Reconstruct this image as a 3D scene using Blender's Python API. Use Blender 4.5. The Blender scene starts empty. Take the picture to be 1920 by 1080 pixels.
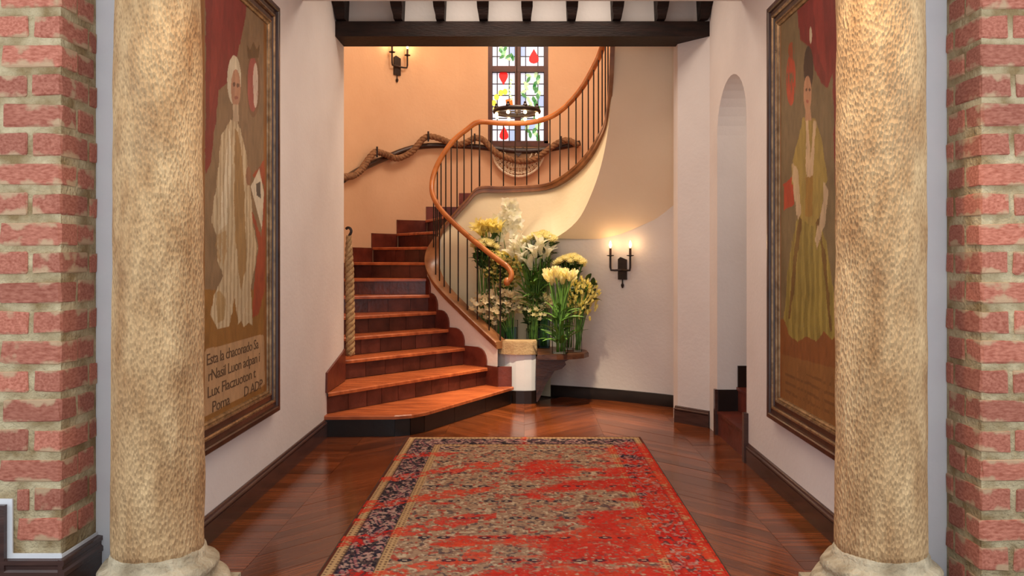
import bpy, bmesh, math, random
import numpy as np
from mathutils import Vector, Matrix, noise as mnoise

random.seed(7)
np.random.seed(7)
S = bpy.context.scene
COL = S.collection
PI = math.pi

# ------------------------------------------------------------------ camera
F, CX, CY, H = 1500.0, 983.0, 485.0, 1.4      # focal in px (1920 wide), principal point, eye height
cam_d = bpy.data.cameras.new('camera')
cam = bpy.data.objects.new('camera', cam_d)
COL.objects.link(cam)
cam.location = (0, 0, H)
cam.rotation_euler = (PI / 2, 0, 0)
cam_d.sensor_width = 36.0
cam_d.lens = F / 1920 * 36.0
cam_d.shift_x = -(CX - 960) / 1920
cam_d.shift_y = (CY - 540) / 1920
cam_d.clip_start = 0.05
S.camera = cam
S.cycles.transparent_max_bounces = 24

# ------------------------------------------------------------------ world, lights, exposure
S.view_settings.view_transform = 'Standard'
S.view_settings.look = 'None'
S.view_settings.gamma = 1.0
S.view_settings.exposure = 0.0
S.view_settings.use_curve_mapping = False
W = bpy.data.worlds.new('world')
S.world = W
W.use_nodes = True
W.node_tree.nodes['Background'].inputs[0].default_value = (0.88, 0.94, 1.0, 1)
W.node_tree.nodes['Background'].inputs[1].default_value = 1.35


def lamp(name, kind, loc, energy, color, size=0.1, rot=None, target=None, spot=None, size_y=None, blend=0.6):
    d = bpy.data.lights.new(name, kind)
    d.energy = energy
    d.color = color
    if kind == 'AREA':
        d.size = size
        if size_y:
            d.shape = 'RECTANGLE'
            d.size_y = size_y
    else:
        d.shadow_soft_size = size
    if kind == 'SPOT':
        d.spot_size = spot
        d.spot_blend = blend
    o = bpy.data.objects.new(name, d)
    COL.objects.link(o)
    o.location = loc
    if target is not None:
        o.rotation_euler = (Vector(target) - Vector(loc)).to_track_quat('-Z', 'Y').to_euler()
    elif rot:
        o.rotation_euler = rot
    return o


WARM = (1.0, 0.72, 0.45)
SOFT = (1.0, 0.86, 0.72)
# ceiling lamps of the hall (recessed in the ceiling, above the frame)
lamp('hall_ceiling_light', 'AREA', (0, 4.3, 3.19), 26, (1.0, 0.76, 0.56), 1.6, rot=(0, 0, 0), size_y=1.6)
lamp('bay_ceiling_light', 'AREA', (0, 6.25, 3.70), 22, SOFT, 1.8, rot=(0, 0, 0), size_y=0.4)
lamp('column_spot_light', 'SPOT', (0.95, 2.75, 3.15), 70, WARM, 0.04, target=(1.45, 3.3, 1.2), spot=0.9)
lamp('column_spot_light', 'SPOT', (-0.95, 2.75, 3.15), 30, WARM, 0.04, target=(-1.45, 3.3, 1.0), spot=0.9)
# added lamps without fixtures: fill for stairwell, floor, treads and passage
lamp('stairwell_fill_light', 'AREA', (-0.3, 9.0, 4.93), 12, (1.0, 0.76, 0.48), 1.4, rot=(0, 0, 0), size_y=0.9)  # added and unseen, warms the upper stairwell walls
lamp('well_fill_light', 'AREA', (0.0, 7.75, 4.93), 60, (1.0, 0.86, 0.70), 1.2, rot=(0, 0, 0), size_y=0.8)  # added overhead fill for the flowers and soffit
lamp('well_fill_spot', 'SPOT', (0.15, 7.75, 4.9), 280, (1.0, 0.82, 0.60), 0.08, target=(0.25, 7.5, 0.0), spot=0.62)  # added to brighten the well floor and the flowers
lamp('bay_fill_spot', 'SPOT', (0.25, 6.2, 3.72), 760, (1.0, 0.80, 0.54), 0.07, target=(0.15, 7.2, 0.0), spot=0.66, blend=0.8)  # added spot, brightens the floor in front of the stair
lamp('bay_fill_spot', 'SPOT', (-0.5, 6.2, 3.72), 330, (1.0, 0.80, 0.54), 0.07, target=(-0.85, 7.0, 0.3), spot=0.6, blend=0.8)  # added spot, brightens the lowest treads
lamp('passage_fill_light', 'POINT', (2.2, 5.7, 2.6), 7, SOFT, 0.1)  # added to lift the dim passage behind the arch


def P(px, py, Y):
    return Vector(((px - CX) * Y / F, Y, H - (py - CY) * Y / F))


# ------------------------------------------------------------------ materials
def lin(c):
    return tuple(((x / 255) / 12.92 if x <= 10.3 else (((x / 255) + 0.055) / 1.055) ** 2.4) for x in c)


def mat(name, c1, c2=None, scale=8, rough=0.6, bump=0.0, bscale=None, metal=0.0, stretch=(1, 1, 1), spec=0.5,
        rand=0.0, detail=4, coat=0.0, contrast=(0.3, 0.7), coord='Object'):
    m = bpy.data.materials.new(name)
    m.use_nodes = True
    nt = m.node_tree
    b = nt.nodes['Principled BSDF']
    b.inputs['Roughness'].default_value = rough
    b.inputs['Metallic'].default_value = metal
    b.inputs['Specular IOR Level'].default_value = spec
    b.inputs['Coat Weight'].default_value = coat
    b.inputs['Coat Roughness'].default_value = 0.12
    tc = nt.nodes.new('ShaderNodeTexCoord')
    mp = nt.nodes.new('ShaderNodeMapping')
    mp.inputs['Scale'].default_value = stretch
    nt.links.new(tc.outputs[coord], mp.inputs[0])
    n = nt.nodes.new('ShaderNodeTexNoise')
    n.inputs['Scale'].default_value = scale
    n.inputs['Detail'].default_value = detail
    nt.links.new(mp.outputs[0], n.inputs['Vector'])
    r = nt.nodes.new('ShaderNodeValToRGB')
    r.color_ramp.elements[0].position = contrast[0]
    r.color_ramp.elements[1].position = contrast[1]
    r.color_ramp.elements[0].color = (*lin(c1), 1)
    r.color_ramp.elements[1].color = (*lin(c2 or c1), 1)
    nt.links.new(n.outputs[0], r.inputs[0])
    out = r.outputs[0]
    if rand:
        oi = nt.nodes.new('ShaderNodeObjectInfo')
        vm = nt.nodes.new('ShaderNodeVectorMath')
        vm.operation = 'SCALE'
        vm.inputs[0].default_value = (37.0, 53.0, 71.0)
        nt.links.new(oi.outputs['Random'], vm.inputs['Scale'])
        nt.links.new(vm.outputs[0], mp.inputs['Location'])
        hs = nt.nodes.new('ShaderNodeHueSaturation')
        mr = nt.nodes.new('ShaderNodeMapRange')
        mr.inputs['To Min'].default_value = 1 - rand
        mr.inputs['To Max'].default_value = 1 + rand
        nt.links.new(oi.outputs['Random'], mr.inputs[0])
        nt.links.new(mr.outputs[0], hs.inputs['Value'])
        nt.links.new(out, hs.inputs['Color'])
        out = hs.outputs[0]
    nt.links.new(out, b.inputs['Base Color'])
    if bump:
        n2 = nt.nodes.new('ShaderNodeTexNoise')
        n2.inputs['Scale'].default_value = bscale or scale * 3
        n2.inputs['Detail'].default_value = 6
        nt.links.new(mp.outputs[0], n2.inputs['Vector'])
        bp = nt.nodes.new('ShaderNodeBump')
        bp.inputs['Strength'].default_value = bump
        bp.inputs['Distance'].default_value = 0.02
        nt.links.new(n2.outputs[0], bp.inputs['Height'])
        nt.links.new(bp.outputs[0], b.inputs['Normal'])
    return m


def emis(name, c, s):
    m = bpy.data.materials.new(name)
    m.use_nodes = True
    b = m.node_tree.nodes['Principled BSDF']
    b.inputs['Base Color'].default_value = (*lin(c), 1)
    b.inputs['Emission Color'].default_value = (*lin(c), 1)
    b.inputs['Emission Strength'].default_value = s
    return m


def attr_mat(name, rough=0.85, bump=0.3, bscale=300, spec=0.3):
    m = bpy.data.materials.new(name)
    m.use_nodes = True
    nt = m.node_tree
    b = nt.nodes['Principled BSDF']
    b.inputs['Roughness'].default_value = rough
    b.inputs['Specular IOR Level'].default_value = spec
    a = nt.nodes.new('ShaderNodeAttribute')
    a.attribute_name = 'col'
    nt.links.new(a.outputs['Color'], b.inputs['Base Color'])
    tc = nt.nodes.new('ShaderNodeTexCoord')
    n2 = nt.nodes.new('ShaderNodeTexNoise')
    n2.inputs['Scale'].default_value = bscale
    nt.links.new(tc.outputs['Object'], n2.inputs['Vector'])
    bp = nt.nodes.new('ShaderNodeBump')
    bp.inputs['Strength'].default_value = bump
    bp.inputs['Distance'].default_value = 0.004
    nt.links.new(n2.outputs[0], bp.inputs['Height'])
    nt.links.new(bp.outputs[0], b.inputs['Normal'])
    return m


def glass(name, tint=(0.93, 0.97, 0.96)):
    """thin clear glass: mostly see-through with a fresnel reflection"""
    m = bpy.data.materials.new(name)
    m.use_nodes = True
    nt = m.node_tree
    nt.nodes.remove(nt.nodes['Principled BSDF'])
    tr = nt.nodes.new('ShaderNodeBsdfTransparent')
    tr.inputs[0].default_value = (*tint, 1)
    gl = nt.nodes.new('ShaderNodeBsdfGlossy')
    gl.inputs['Roughness'].default_value = 0.03
    lw = nt.nodes.new('ShaderNodeLayerWeight')
    lw.inputs[0].default_value = 0.1
    mx = nt.nodes.new('ShaderNodeMixShader')
    nt.links.new(lw.outputs['Fresnel'], mx.inputs[0])
    nt.links.new(tr.outputs[0], mx.inputs[1])
    nt.links.new(gl.outputs[0], mx.inputs[2])
    nt.links.new(mx.outputs[0], nt.nodes['Material Output'].inputs[0])
    return m


M = {}
M['plaster'] = mat('plaster', (218, 208, 202), (225, 216, 210), 2.5, 0.75, 0.12, 30)
M['plaster_well'] = mat('plaster_well', (216, 174, 136), (224, 184, 146), 2.0, 0.75, 0.15, 25)
M['plaster_cream'] = mat('plaster_cream', (226, 212, 178), (232, 219, 188), 2.0, 0.75, 0.1, 25)
M['plaster_soffit'] = mat('plaster_soffit', (238, 214, 182), (242, 220, 190), 2.0, 0.75, 0.1, 25)
M['white'] = mat('white_paint', (225, 225, 228), (232, 232, 234), 6, 0.5, 0.05, 40)
M['mortar'] = mat('mortar', (150, 124, 84), (214, 196, 158), 9, 0.95, 0.9, 60, contrast=(0.35, 0.68))
M['table_wood'] = mat('table_wood', (58, 32, 20), (96, 58, 36), 6, 0.35, 0.15, 30, stretch=(1, 4, 4))
M['dark_wood'] = mat('dark_wood', (38, 20, 14), (62, 34, 24), 6, 0.38, 0.15, 30, stretch=(1, 1, 6))
M['beam_wood'] = mat('beam_wood', (22, 12, 8), (42, 24, 17), 5, 0.6, 0.4, 18, stretch=(1, 6, 6), spec=0.25)
M['base_wood'] = mat('base_wood', (60, 40, 36), (82, 55, 48), 5, 0.18, 0.05, 30, stretch=(1, 1, 8))
M['black_wood'] = mat('black_wood', (22, 15, 13), (38, 26, 21), 5, 0.3, 0.05, 30)
M['tread'] = mat('tread_wood', (146, 70, 38), (196, 106, 60), 4, 0.27, 0.08, 20, stretch=(1, 5, 1), rand=0.06)
M['riser'] = mat('riser_tile', (66, 28, 20), (104, 52, 40), 7, 0.3, 0.15, 30, rand=0.3)
M['skirt'] = mat('skirting_tile', (82, 32, 22), (116, 54, 40), 7, 0.35, 0.15, 30, rand=0.15)
M['rail'] = mat('rail_wood', (156, 88, 42), (198, 122, 64), 6, 0.25, 0.03, 30, stretch=(1, 1, 1))
M['curb'] = mat('curb_wood', (118, 74, 46), (164, 112, 72), 7, 0.3, 0.05, 30)
M['iron'] = mat('iron', (30, 22, 20), (52, 36, 30), 12, 0.5, 0.1, 60, metal=0.3)
M['stone_cap'] = mat('cap_stone', (168, 138, 100), (196, 168, 126), 14, 0.8, 0.3, 60)
M['rope'] = mat('rope', (112, 76, 50), (158, 116, 80), 30, 0.9, 0.5, 120)
M['rope_pale'] = mat('rope_pale', (138, 104, 66), (184, 148, 104), 30, 0.9, 0.5, 120)
M['wicker'] = mat('wicker', (214, 196, 164), (244, 232, 208), 30, 0.8, 0.2, 90)
M['gilt'] = mat('gilt', (100, 72, 46), (156, 122, 84), 20, 0.25, 0.1, 60, metal=0.4)
M['frame'] = mat('frame_wood', (46, 24, 16), (76, 42, 28), 8, 0.28, 0.05, 30)
M['rug'] = attr_mat('rug_pile', 0.95, 0.5, 400, 0.1)
M['canvas'] = attr_mat('painted_canvas', 0.5, 0.25, 160, 0.35)
M['ink'] = mat('ink', (52, 36, 20), None, 8, 0.8)
M['faded_ink'] = mat('faded_ink', (84, 58, 34), None, 8, 0.8)
M['glass'] = glass('vase_glass')
M['water'] = glass('blue_glass', (0.66, 0.84, 0.95))
M['stem'] = mat('stem_green', (64, 104, 36), (104, 146, 58), 20, 0.5)
M['leaf'] = mat('leaf_green', (34, 52, 22), (70, 96, 42), 14, 0.5)
M['cream_petal'] = mat('cream_petal', (248, 236, 158), (255, 250, 212), 14, 0.6)
M['white_petal'] = mat('white_petal', (250, 246, 214), (255, 254, 242), 14, 0.6)
M['yellow_petal'] = mat('yellow_petal', (244, 226, 116), (252, 242, 170), 14, 0.6)
M['peach_petal'] = mat('peach_petal', (250, 226, 168), (255, 244, 212), 14, 0.6)
for _k in ('cream_petal', 'white_petal', 'yellow_petal', 'peach_petal'):
    _nt = M[_k].node_tree
    _b = _nt.nodes['Principled BSDF']
    _src = _b.inputs['Base Color'].links[0].from_socket
    _tr = _nt.nodes.new('ShaderNodeBsdfTranslucent')
    _mx = _nt.nodes.new('ShaderNodeMixShader')
    _mx.inputs[0].default_value = 0.42
    _nt.links.new(_src, _tr.inputs[0])
    _nt.links.new(_b.outputs[0], _mx.inputs[1])
    _nt.links.new(_tr.outputs[0], _mx.inputs[2])
    _nt.links.new(_mx.outputs[0], _nt.nodes['Material Output'].inputs[0])
M['win_frame'] = mat('window_wood', (66, 30, 20), (92, 46, 32), 8, 0.4, 0.05, 30)
M['lead'] = mat('lead', (50, 52, 58), None, 8, 0.5)
M['g_clear'] = emis('glass_clear', (218, 226, 244), 0.74)
M['g_red'] = emis('glass_red', (214, 22, 24), 0.8)
M['g_green'] = emis('glass_green', (70, 132, 72), 0.75)
M['g_pale'] = emis('glass_pale_green', (176, 206, 160), 0.85)
M['g_yellow'] = emis('glass_yellow', (232, 216, 70), 0.85)
M['g_orange'] = emis('glass_orange', (226, 104, 24), 0.85)
M['g_blue'] = emis('glass_blue', (160, 184, 226), 0.75)
M['bulb'] = emis('bulb', (255, 214, 150), 14)
M['candle'] = mat('candle', (232, 216, 176), None, 8, 0.6)


def brick_mat():
    m = mat('brick', (158, 84, 64), (200, 128, 106), 10, 0.9, 0.3, 50, rand=0.2)
    nt = m.node_tree
    b = nt.nodes['Principled BSDF']
    src = b.inputs['Base Color'].links[0].from_socket
    ge = nt.nodes.new('ShaderNodeNewGeometry')
    n = nt.nodes.new('ShaderNodeTexNoise')
    n.inputs['Scale'].default_value = 11
    n.inputs['Detail'].default_value = 5
    nt.links.new(ge.outputs['Position'], n.inputs['Vector'])
    r = nt.nodes.new('ShaderNodeValToRGB')
    r.color_ramp.elements[0].position = 0.70
    r.color_ramp.elements[1].position = 0.80
    mx = nt.nodes.new('ShaderNodeMixRGB')
    mx.inputs[2].default_value = (*lin((196, 168, 132)), 1)
    tg = nt.nodes.new('ShaderNodeTexCoord')
    sp = nt.nodes.new('ShaderNodeSeparateXYZ')
    nt.links.new(tg.outputs['Generated'], sp.inputs[0])
    m1 = nt.nodes.new('ShaderNodeMath')
    m1.operation = 'SUBTRACT'
    m1.inputs[1].default_value = 0.5
    nt.links.new(sp.outputs[2], m1.inputs[0])
    m2 = nt.nodes.new('ShaderNodeMath')
    m2.operation = 'ABSOLUTE'
    nt.links.new(m1.outputs[0], m2.inputs[0])
    m3 = nt.nodes.new('ShaderNodeMath')
    m3.operation = 'MULTIPLY_ADD'
    m3.inputs[1].default_value = 0.55
    nt.links.new(m2.outputs[0], m3.inputs[0])
    nt.links.new(n.outputs[0], m3.inputs[2])
    ml = nt.nodes.new('ShaderNodeMath')
    ml.operation = 'MULTIPLY'
    ml.inputs[1].default_value = 0.8
    nt.links.new(m3.outputs[0], r.inputs[0])
    nt.links.new(r.outputs[0], ml.inputs[0])
    nt.links.new(ml.outputs[0], mx.inputs[0])
    nt.links.new(src, mx.inputs[1])
    nt.links.new(mx.outputs[0], b.inputs['Base Color'])
    return m


M['brick'] = brick_mat()


def plank_mat():
    m = mat('parquet', (68, 31, 14), (140, 72, 34), 4, 0.12, 0.04, 20, stretch=(1, 16, 1), rand=0.3, spec=0.5, contrast=(0.2, 0.86))
    return m


M['plank'] = plank_mat()
M['subfloor'] = mat('subfloor', (36, 18, 12), (46, 24, 15), 5, 0.4)


def stone_mat():
    m = mat('column_stone', (172, 126, 80), (226, 188, 138), 9, 0.9, 0.7, 55, contrast=(0.30, 0.68), stretch=(1, 1, 0.35))
    nt = m.node_tree
    b = nt.nodes['Principled BSDF']
    src = b.inputs['Base Color'].links[0].from_socket
    tc = nt.nodes.new('ShaderNodeTexCoord')
    n = nt.nodes.new('ShaderNodeTexNoise')
    n.inputs['Scale'].default_value = 2.6
    n.inputs['Detail'].default_value = 3
    nt.links.new(tc.outputs['Object'], n.inputs['Vector'])
    r = nt.nodes.new('ShaderNodeValToRGB')
    r.color_ramp.elements[0].position = 0.56
    r.color_ramp.elements[1].position = 0.72
    nt.links.new(n.outputs[0], r.inputs[0])
    v = nt.nodes.new('ShaderNodeTexVoronoi')
    v.inputs['Scale'].default_value = 105
    mp = nt.nodes.new('ShaderNodeMapping')
    mp.inputs['Scale'].default_value = (1, 1, 0.42)
    nt.links.new(tc.outputs['Object'], mp.inputs[0])
    nt.links.new(mp.outputs[0], v.inputs['Vector'])
    r2 = nt.nodes.new('ShaderNodeValToRGB')
    r2.color_ramp.elements[0].position = 0.1
    r2.color_ramp.elements[1].position = 0.45
    r2.color_ramp.elements[0].color = (0.42, 0.36, 0.3, 1)
    r2.color_ramp.elements[1].color = (1, 1, 1, 1)
    nt.links.new(v.outputs['Distance'], r2.inputs[0])
    mx = nt.nodes.new('ShaderNodeMixRGB')
    mx.blend_type = 'MULTIPLY'
    mx.inputs[0].default_value = 0.55
    nt.links.new(src, mx.inputs[1])
    nt.links.new(r2.outputs[0], mx.inputs[2])
    mx2 = nt.nodes.new('ShaderNodeMixRGB')
    mx2.inputs[2].default_value = (*lin((112, 84, 66)), 1)
    ml = nt.nodes.new('ShaderNodeMath')
    ml.operation = 'MULTIPLY'
    ml.inputs[1].default_value = 0.32
    nt.links.new(r.outputs[0], ml.inputs[0])
    nt.links.new(ml.outputs[0], mx2.inputs[0])
    nt.links.new(mx.outputs[0], mx2.inputs[1])
    nt.links.new(mx2.outputs[0], b.inputs['Base Color'])
    # pitted relief
    bp = [x for x in nt.nodes if x.type == 'BUMP'][0]
    ad = nt.nodes.new('ShaderNodeMath')
    ad.operation = 'ADD'
    nt.links.new(bp.inputs['Height'].links[0].from_socket, ad.inputs[0])
    nt.links.new(v.outputs['Distance'], ad.inputs[1])
    nt.links.new(ad.outputs[0], bp.inputs['Height'])
    return m


M['stone'] = stone_mat()
M['base_stone'] = mat('base_stone', (150, 132, 104), (206, 190, 160), 12, 0.9, 0.9, 50, contrast=(0.3, 0.65))


# ------------------------------------------------------------------ geometry helpers
def obj(name, verts, faces, m=None, parent=None, smooth=False, kind=None, label=None, cat=None, group=None):
    me = bpy.data.meshes.new(name)
    me.from_pydata([tuple(v) for v in verts], [], faces)
    if m is not None:
        me.materials.append(M[m])
    if smooth:
        me.polygons.foreach_set('use_smooth', [True] * len(me.polygons))
    bm = bmesh.new()
    bm.from_mesh(me)
    bmesh.ops.recalc_face_normals(bm, faces=bm.faces)
    bm.to_mesh(me)
    bm.free()
    me.update()
    o = bpy.data.objects.new(name, me)
    COL.objects.link(o)
    if parent is not None:
        o.parent = parent
    tag(o, label, cat, group, kind)
    return o


def tag(o, label=None, cat=None, group=None, kind=None):
    if label:
        o['label'] = label
    if cat:
        o['category'] = cat
    if group:
        o['group'] = group
    if kind:
        o['kind'] = kind
    return o


def thing(name, label, cat, loc=(0, 0, 0), group=None, rz=0.0):
    o = bpy.data.objects.new(name, None)
    o.empty_display_size = 0.05
    COL.objects.link(o)
    o.location = loc
    o.rotation_euler = (0, 0, rz)
    return tag(o, label, cat, group)


class MB:
    def __init__(s):
        s.v, s.f = [], []

    def add(s, v, f):
        n = len(s.v)
        s.v += [Vector(x) for x in v]
        s.f += [tuple(i + n for i in q) for q in f]
        return s

    def box(s, x0, x1, y0, y1, z0, z1):
        return s.add([(x0, y0, z0), (x1, y0, z0), (x1, y1, z0), (x0, y1, z0), (x0, y0, z1), (x1, y0, z1), (x1, y1, z1), (x0, y1, z1)],
                     [(0, 3, 2, 1), (4, 5, 6, 7), (0, 1, 5, 4), (1, 2, 6, 5), (2, 3, 7, 6), (3, 0, 4, 7)])

    def prism(s, poly, z0, z1):
        n = len(poly)
        v = [(p[0], p[1], z0) for p in poly] + [(p[0], p[1], z1) for p in poly]
        f = [tuple(range(n))[::-1], tuple(range(n, 2 * n))] + [(i, (i + 1) % n, n + (i + 1) % n, n + i) for i in range(n)]
        return s.add(v, f)

    def extrude(s, poly3, d):
        n = len(poly3)
        d = Vector(d)
        v = [Vector(p) for p in poly3] + [Vector(p) + d for p in poly3]
        f = [tuple(range(n))[::-1], tuple(range(n, 2 * n))] + [(i, (i + 1) % n, n + (i + 1) % n, n + i) for i in range(n)]
        return s.add(v, f)

    def tube(s, pts, r, n=8, closed=False, flat=1.0):
        pts = [Vector(p) for p in pts]
        L = len(pts)
        rs = r if isinstance(r, (list, tuple)) else [r] * L
        v, f = [], []
        prev = None
        for i, p in enumerate(pts):
            a = pts[i - 1] if (i > 0 or closed) else p
            b = pts[(i + 1) % L] if (i < L - 1 or closed) else p
            t = (b - a).normalized() if (b - a).length > 1e-9 else Vector((0, 0, 1))
            ref = Vector((0, 0, 1)) if abs(t.z) < 0.95 else Vector((1, 0, 0))
            if prev is None:
                u = t.cross(ref).normalized()
            else:
                u = (prev - t * prev.dot(t))
                u = u.normalized() if u.length > 1e-6 else t.cross(ref).normalized()
            prev = u
            w = t.cross(u)
            for k in range(n):
                an = 2 * PI * k / n
                v.append(p + (u * math.cos(an) + w * math.sin(an) * flat) * rs[i])
        m = L if closed else L - 1
        for i in range(m):
            j = (i + 1) % L
            for k in range(n):
                f.append((i * n + k, i * n + (k + 1) % n, j * n + (k + 1) % n, j * n + k))
        if not closed:
            f.append(tuple(range(n))[::-1])
            f.append(tuple((L - 1) * n + k for k in range(n)))
        return s.add(v, f)

    def lathe(s, prof, c=(0, 0, 0), n=24, jit=0.0):
        v, f = [], []
        L = len(prof)
        for (r, z) in prof:
            for k in range(n):
                a = 2 * PI * k / n
                rr = r
                if jit:
                    rr += jit * mnoise.noise(Vector((math.cos(a) * 2.5 + c[0] * 7, math.sin(a) * 2.5, z * 5)))
                v.append((c[0] + rr * math.cos(a), c[1] + rr * math.sin(a), c[2] + z))
        for i in range(L - 1):
            for k in range(n):
                f.append((i * n + k, i * n + (k + 1) % n, (i + 1) * n + (k + 1) % n, (i + 1) * n + k))
        f.append(tuple(range(n))[::-1])
        f.append(tuple((L - 1) * n + k for k in range(n)))
        return s.add(v, f)

    def grid(s, rows):
        n = len(rows[0])
        v = [p for r in rows for p in r]
        f = [(i * n + k, i * n + k + 1, (i + 1) * n + k + 1, (i + 1) * n + k) for i in range(len(rows) - 1) for k in range(n - 1)]
        return s.add(v, f)

    def build(s, name, m, parent=None, smooth=False, **kw):
        return obj(name, s.v, s.f, m, parent, smooth, **kw)


def smooth_by_angle(o, ang=40):
    me = o.data
    me.polygons.foreach_set('use_smooth', [True] * len(me.polygons))
    bm = bmesh.new()
    bm.from_mesh(me)
    for e in bm.edges:
        if len(e.link_faces) == 2 and e.calc_face_angle(0) > math.radians(ang):
            e.smooth = False
    bm.to_mesh(me)
    bm.free()
    return o


def catmull(pts, per=6):
    pts = [Vector(p) for p in pts]
    out = []
    n = len(pts)
    for i in range(n - 1):
        p0 = pts[max(i - 1, 0)]
        p1, p2 = pts[i], pts[i + 1]
        p3 = pts[min(i + 2, n - 1)]
        for k in range(per):
            t = k / per
            out.append(0.5 * ((2 * p1) + (p2 - p0) * t + (2 * p0 - 5 * p1 + 4 * p2 - p3) * t * t + (3 * p1 - p0 - 3 * p2 + p3) * t ** 3))
    out.append(pts[-1])
    return out


def copy_tree(o, parent=None):
    c = o.copy()
    COL.objects.link(c)
    c.parent = parent
    for ch in list(o.children):
        copy_tree(ch, c)
    return c


XL, XR = -1.565, 1.534        # hall side walls
YC = 3.5                      # plane where the hall begins behind the columns
YB = 3.21                     # front of the brick piers
XBL, XBR = -1.857, 1.832      # brick reveals

# ------------------------------------------------------------------ structure: floor
fl = MB().box(-3.0, 3.0, 1.6, 9.9, -0.2, -0.012).build('floor', 'subfloor', kind='structure')
tag(fl, 'dark red-brown parquet floor laid in chevrons through the hall')


def plank(poly, n):
    c = sum((Vector((p[0], p[1], 0)) for p in poly), Vector()) / len(poly)
    return c


def make_planks():
    cw = 0.63
    pw = 0.078
    st = pw / math.cos(PI / 4)
    cnt = 0
    for ci in range(-2, 2):
        x0, x1 = ci * cw, (ci + 1) * cw
        s = 1 if ci % 2 == 0 else -1
        # left chevron column rises to the right, the next falls
        mb = MB()
        g = 0.0007
        base = [(-cw / 2 + g, -s * cw / 2 + g), (cw / 2 - g, s * cw / 2 + g), (cw / 2 - g, s * cw / 2 + st - g), (-cw / 2 + g, -s * cw / 2 + st - g)]
        # object-space x runs along the plank so that the grain follows it
        a = math.atan2(s, 1)
        ca, sa = math.cos(-a), math.sin(-a)
        loc = [(p[0] * ca - p[1] * sa, p[0] * sa + p[1] * ca) for p in base]
        me = None
        y = 2.75
        while y < 7.95:
            if me is None:
                mb.prism(loc, -0.012, 0.0)
                o = mb.build('plank', 'plank', fl)
                me = o.data
            else:
                o = bpy.data.objects.new('plank', me)
                COL.objects.link(o)
                o.parent = fl
            o.location = ((x0 + x1) / 2, y, random.uniform(-0.0006, 0.0006))
            o.rotation_euler = (random.uniform(-.0012, .0012), random.uniform(-.0012, .0012), a)
            y += st
            cnt += 1
    for sx, xo, xi in ((-1, -1.62, -1.26), (1, 1.62, 1.26)):
        y = 2.75
        L = abs(xo - xi)
        me = None
        while y < 8.0:
            if me is None:
                o = MB().box(-L / 2 + .001, L / 2 - .001, -0.05 + .0008, 0.05 - .0008, -0.012, 0).build('plank', 'plank', fl)
                me = o.data
            else:
                o = bpy.data.objects.new('plank', me)
                COL.objects.link(o)
                o.parent = fl
            o.location = ((xo + xi) / 2, y, random.uniform(-0.0006, 0.0006))
            o.rotation_euler = (random.uniform(-.0012, .0012), 0, 0)
            y += 0.10
            cnt += 1
    return cnt


NPL = make_planks()

# ------------------------------------------------------------------ hall walls
MB().box(XL - 0.3, XL, YC, 6.94, 0, 4.0).build('wall_left', 'plaster', kind='structure')
MB().box(-2.9, XL - 0.3, YC, YC + 0.1, 0, 4.0).build('wall_left_jamb', 'white', kind='structure', label='white plastered return wall beside the left stone column')
MB().box(XR + 0.3, 2.9, YC, YC + 0.1, 0, 4.0).build('wall_right_jamb', 'white', kind='structure', label='white plastered return wall beside the right stone column')

# white jamb faces beside the columns
MB().box(XBL - 0.02, XL - 0.02, YC - 0.02, YC, 0, 4.0).build('trim_1', 'white', kind='structure', label='white painted strip between the left brick pier and column')
MB().box(XR + 0.02, XBR + 0.02, YC - 0.02, YC, 0, 4.0).build('trim_2', 'white', kind='structure', label='white painted strip between the right brick pier and column')

# right wall with the arched opening
NY0, NY1, NSP, NTOP = 5.52, 6.36, 2.38, 2.76
mb = MB()
T = 0.22
mb.box(XR, XR + T, YC, NY0, 0, 4.0)
mb.box(XR, XR + T, NY1, 6.62, 0, 4.0)
na = 16
arch = []
for i in range(na + 1):
    a = PI - PI * i / na
    arch.append(((NY0 + NY1) / 2 + (NY1 - NY0) / 2 * math.cos(a), NSP + (NTOP - NSP) * math.sin(a)))
for i in range(na):
    (ya, za), (yb, zb) = arch[i], arch[i + 1]
    mb.extrude([(XR, ya, za), (XR, yb, zb), (XR, yb, 4.0), (XR, ya, 4.0)], (T, 0, 0))
mb.build('wall_right', 'plaster', kind='structure')
# passage behind the arch
MB().box(XR + T, 3.0, NY1, NY1 + 0.1, 0, 4.0).build('wall_passage_back', 'plaster', kind='structure')
MB().box(2.9, 3.0, 4.9, NY1, 0, 4.0).build('wall_passage_side', 'plaster', kind='structure')
MB().box(XR + T, 3.0, 4.9, 5.0, 0, 4.0).build('wall_passage_front', 'plaster', kind='structure')
MB().box(XR + T, 3.0, 5.0, NY1, 3.0, 3.1).build('ceiling_passage', 'plaster', kind='structure')

# right pier beyond the arch (slightly turned face)
mb = MB().prism([(1.315, 6.86), (XR, 6.62), (XR + 0.5, 6.62), (XR + 0.5, 7.05), (1.315, 7.05)], 0, 4.0)
mb.build('wall_pier', 'plaster', kind='structure', label='white wall pier between the arched opening and the stairwell')

# header above the beam, bay and ceilings
MB().box(-2.2, 2.2, 6.74, 7.1, 3.366, 5.2).build('wall_header', 'plaster', kind='structure', label='white wall band above the dark ceiling beam')
MB().box(-3.0, 3.0, 2.95, 5.66, 3.223, 3.33).build('ceiling', 'plaster', kind='structure')
MB().box(-3.0, 3.0, 5.56, 5.66, 3.33, 3.86).build('ceiling_step', 'plaster', kind='structure')
MB().box(-2.2, 2.2, 5.66, 6.74, 3.78, 3.86).build('ceiling_bay', 'plaster', kind='structure')
MB().box(-2.6, 2.6, 6.98, 10.3, 5.0, 5.1).build('ceiling_stairwell', 'plaster_well', kind='structure')

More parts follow.
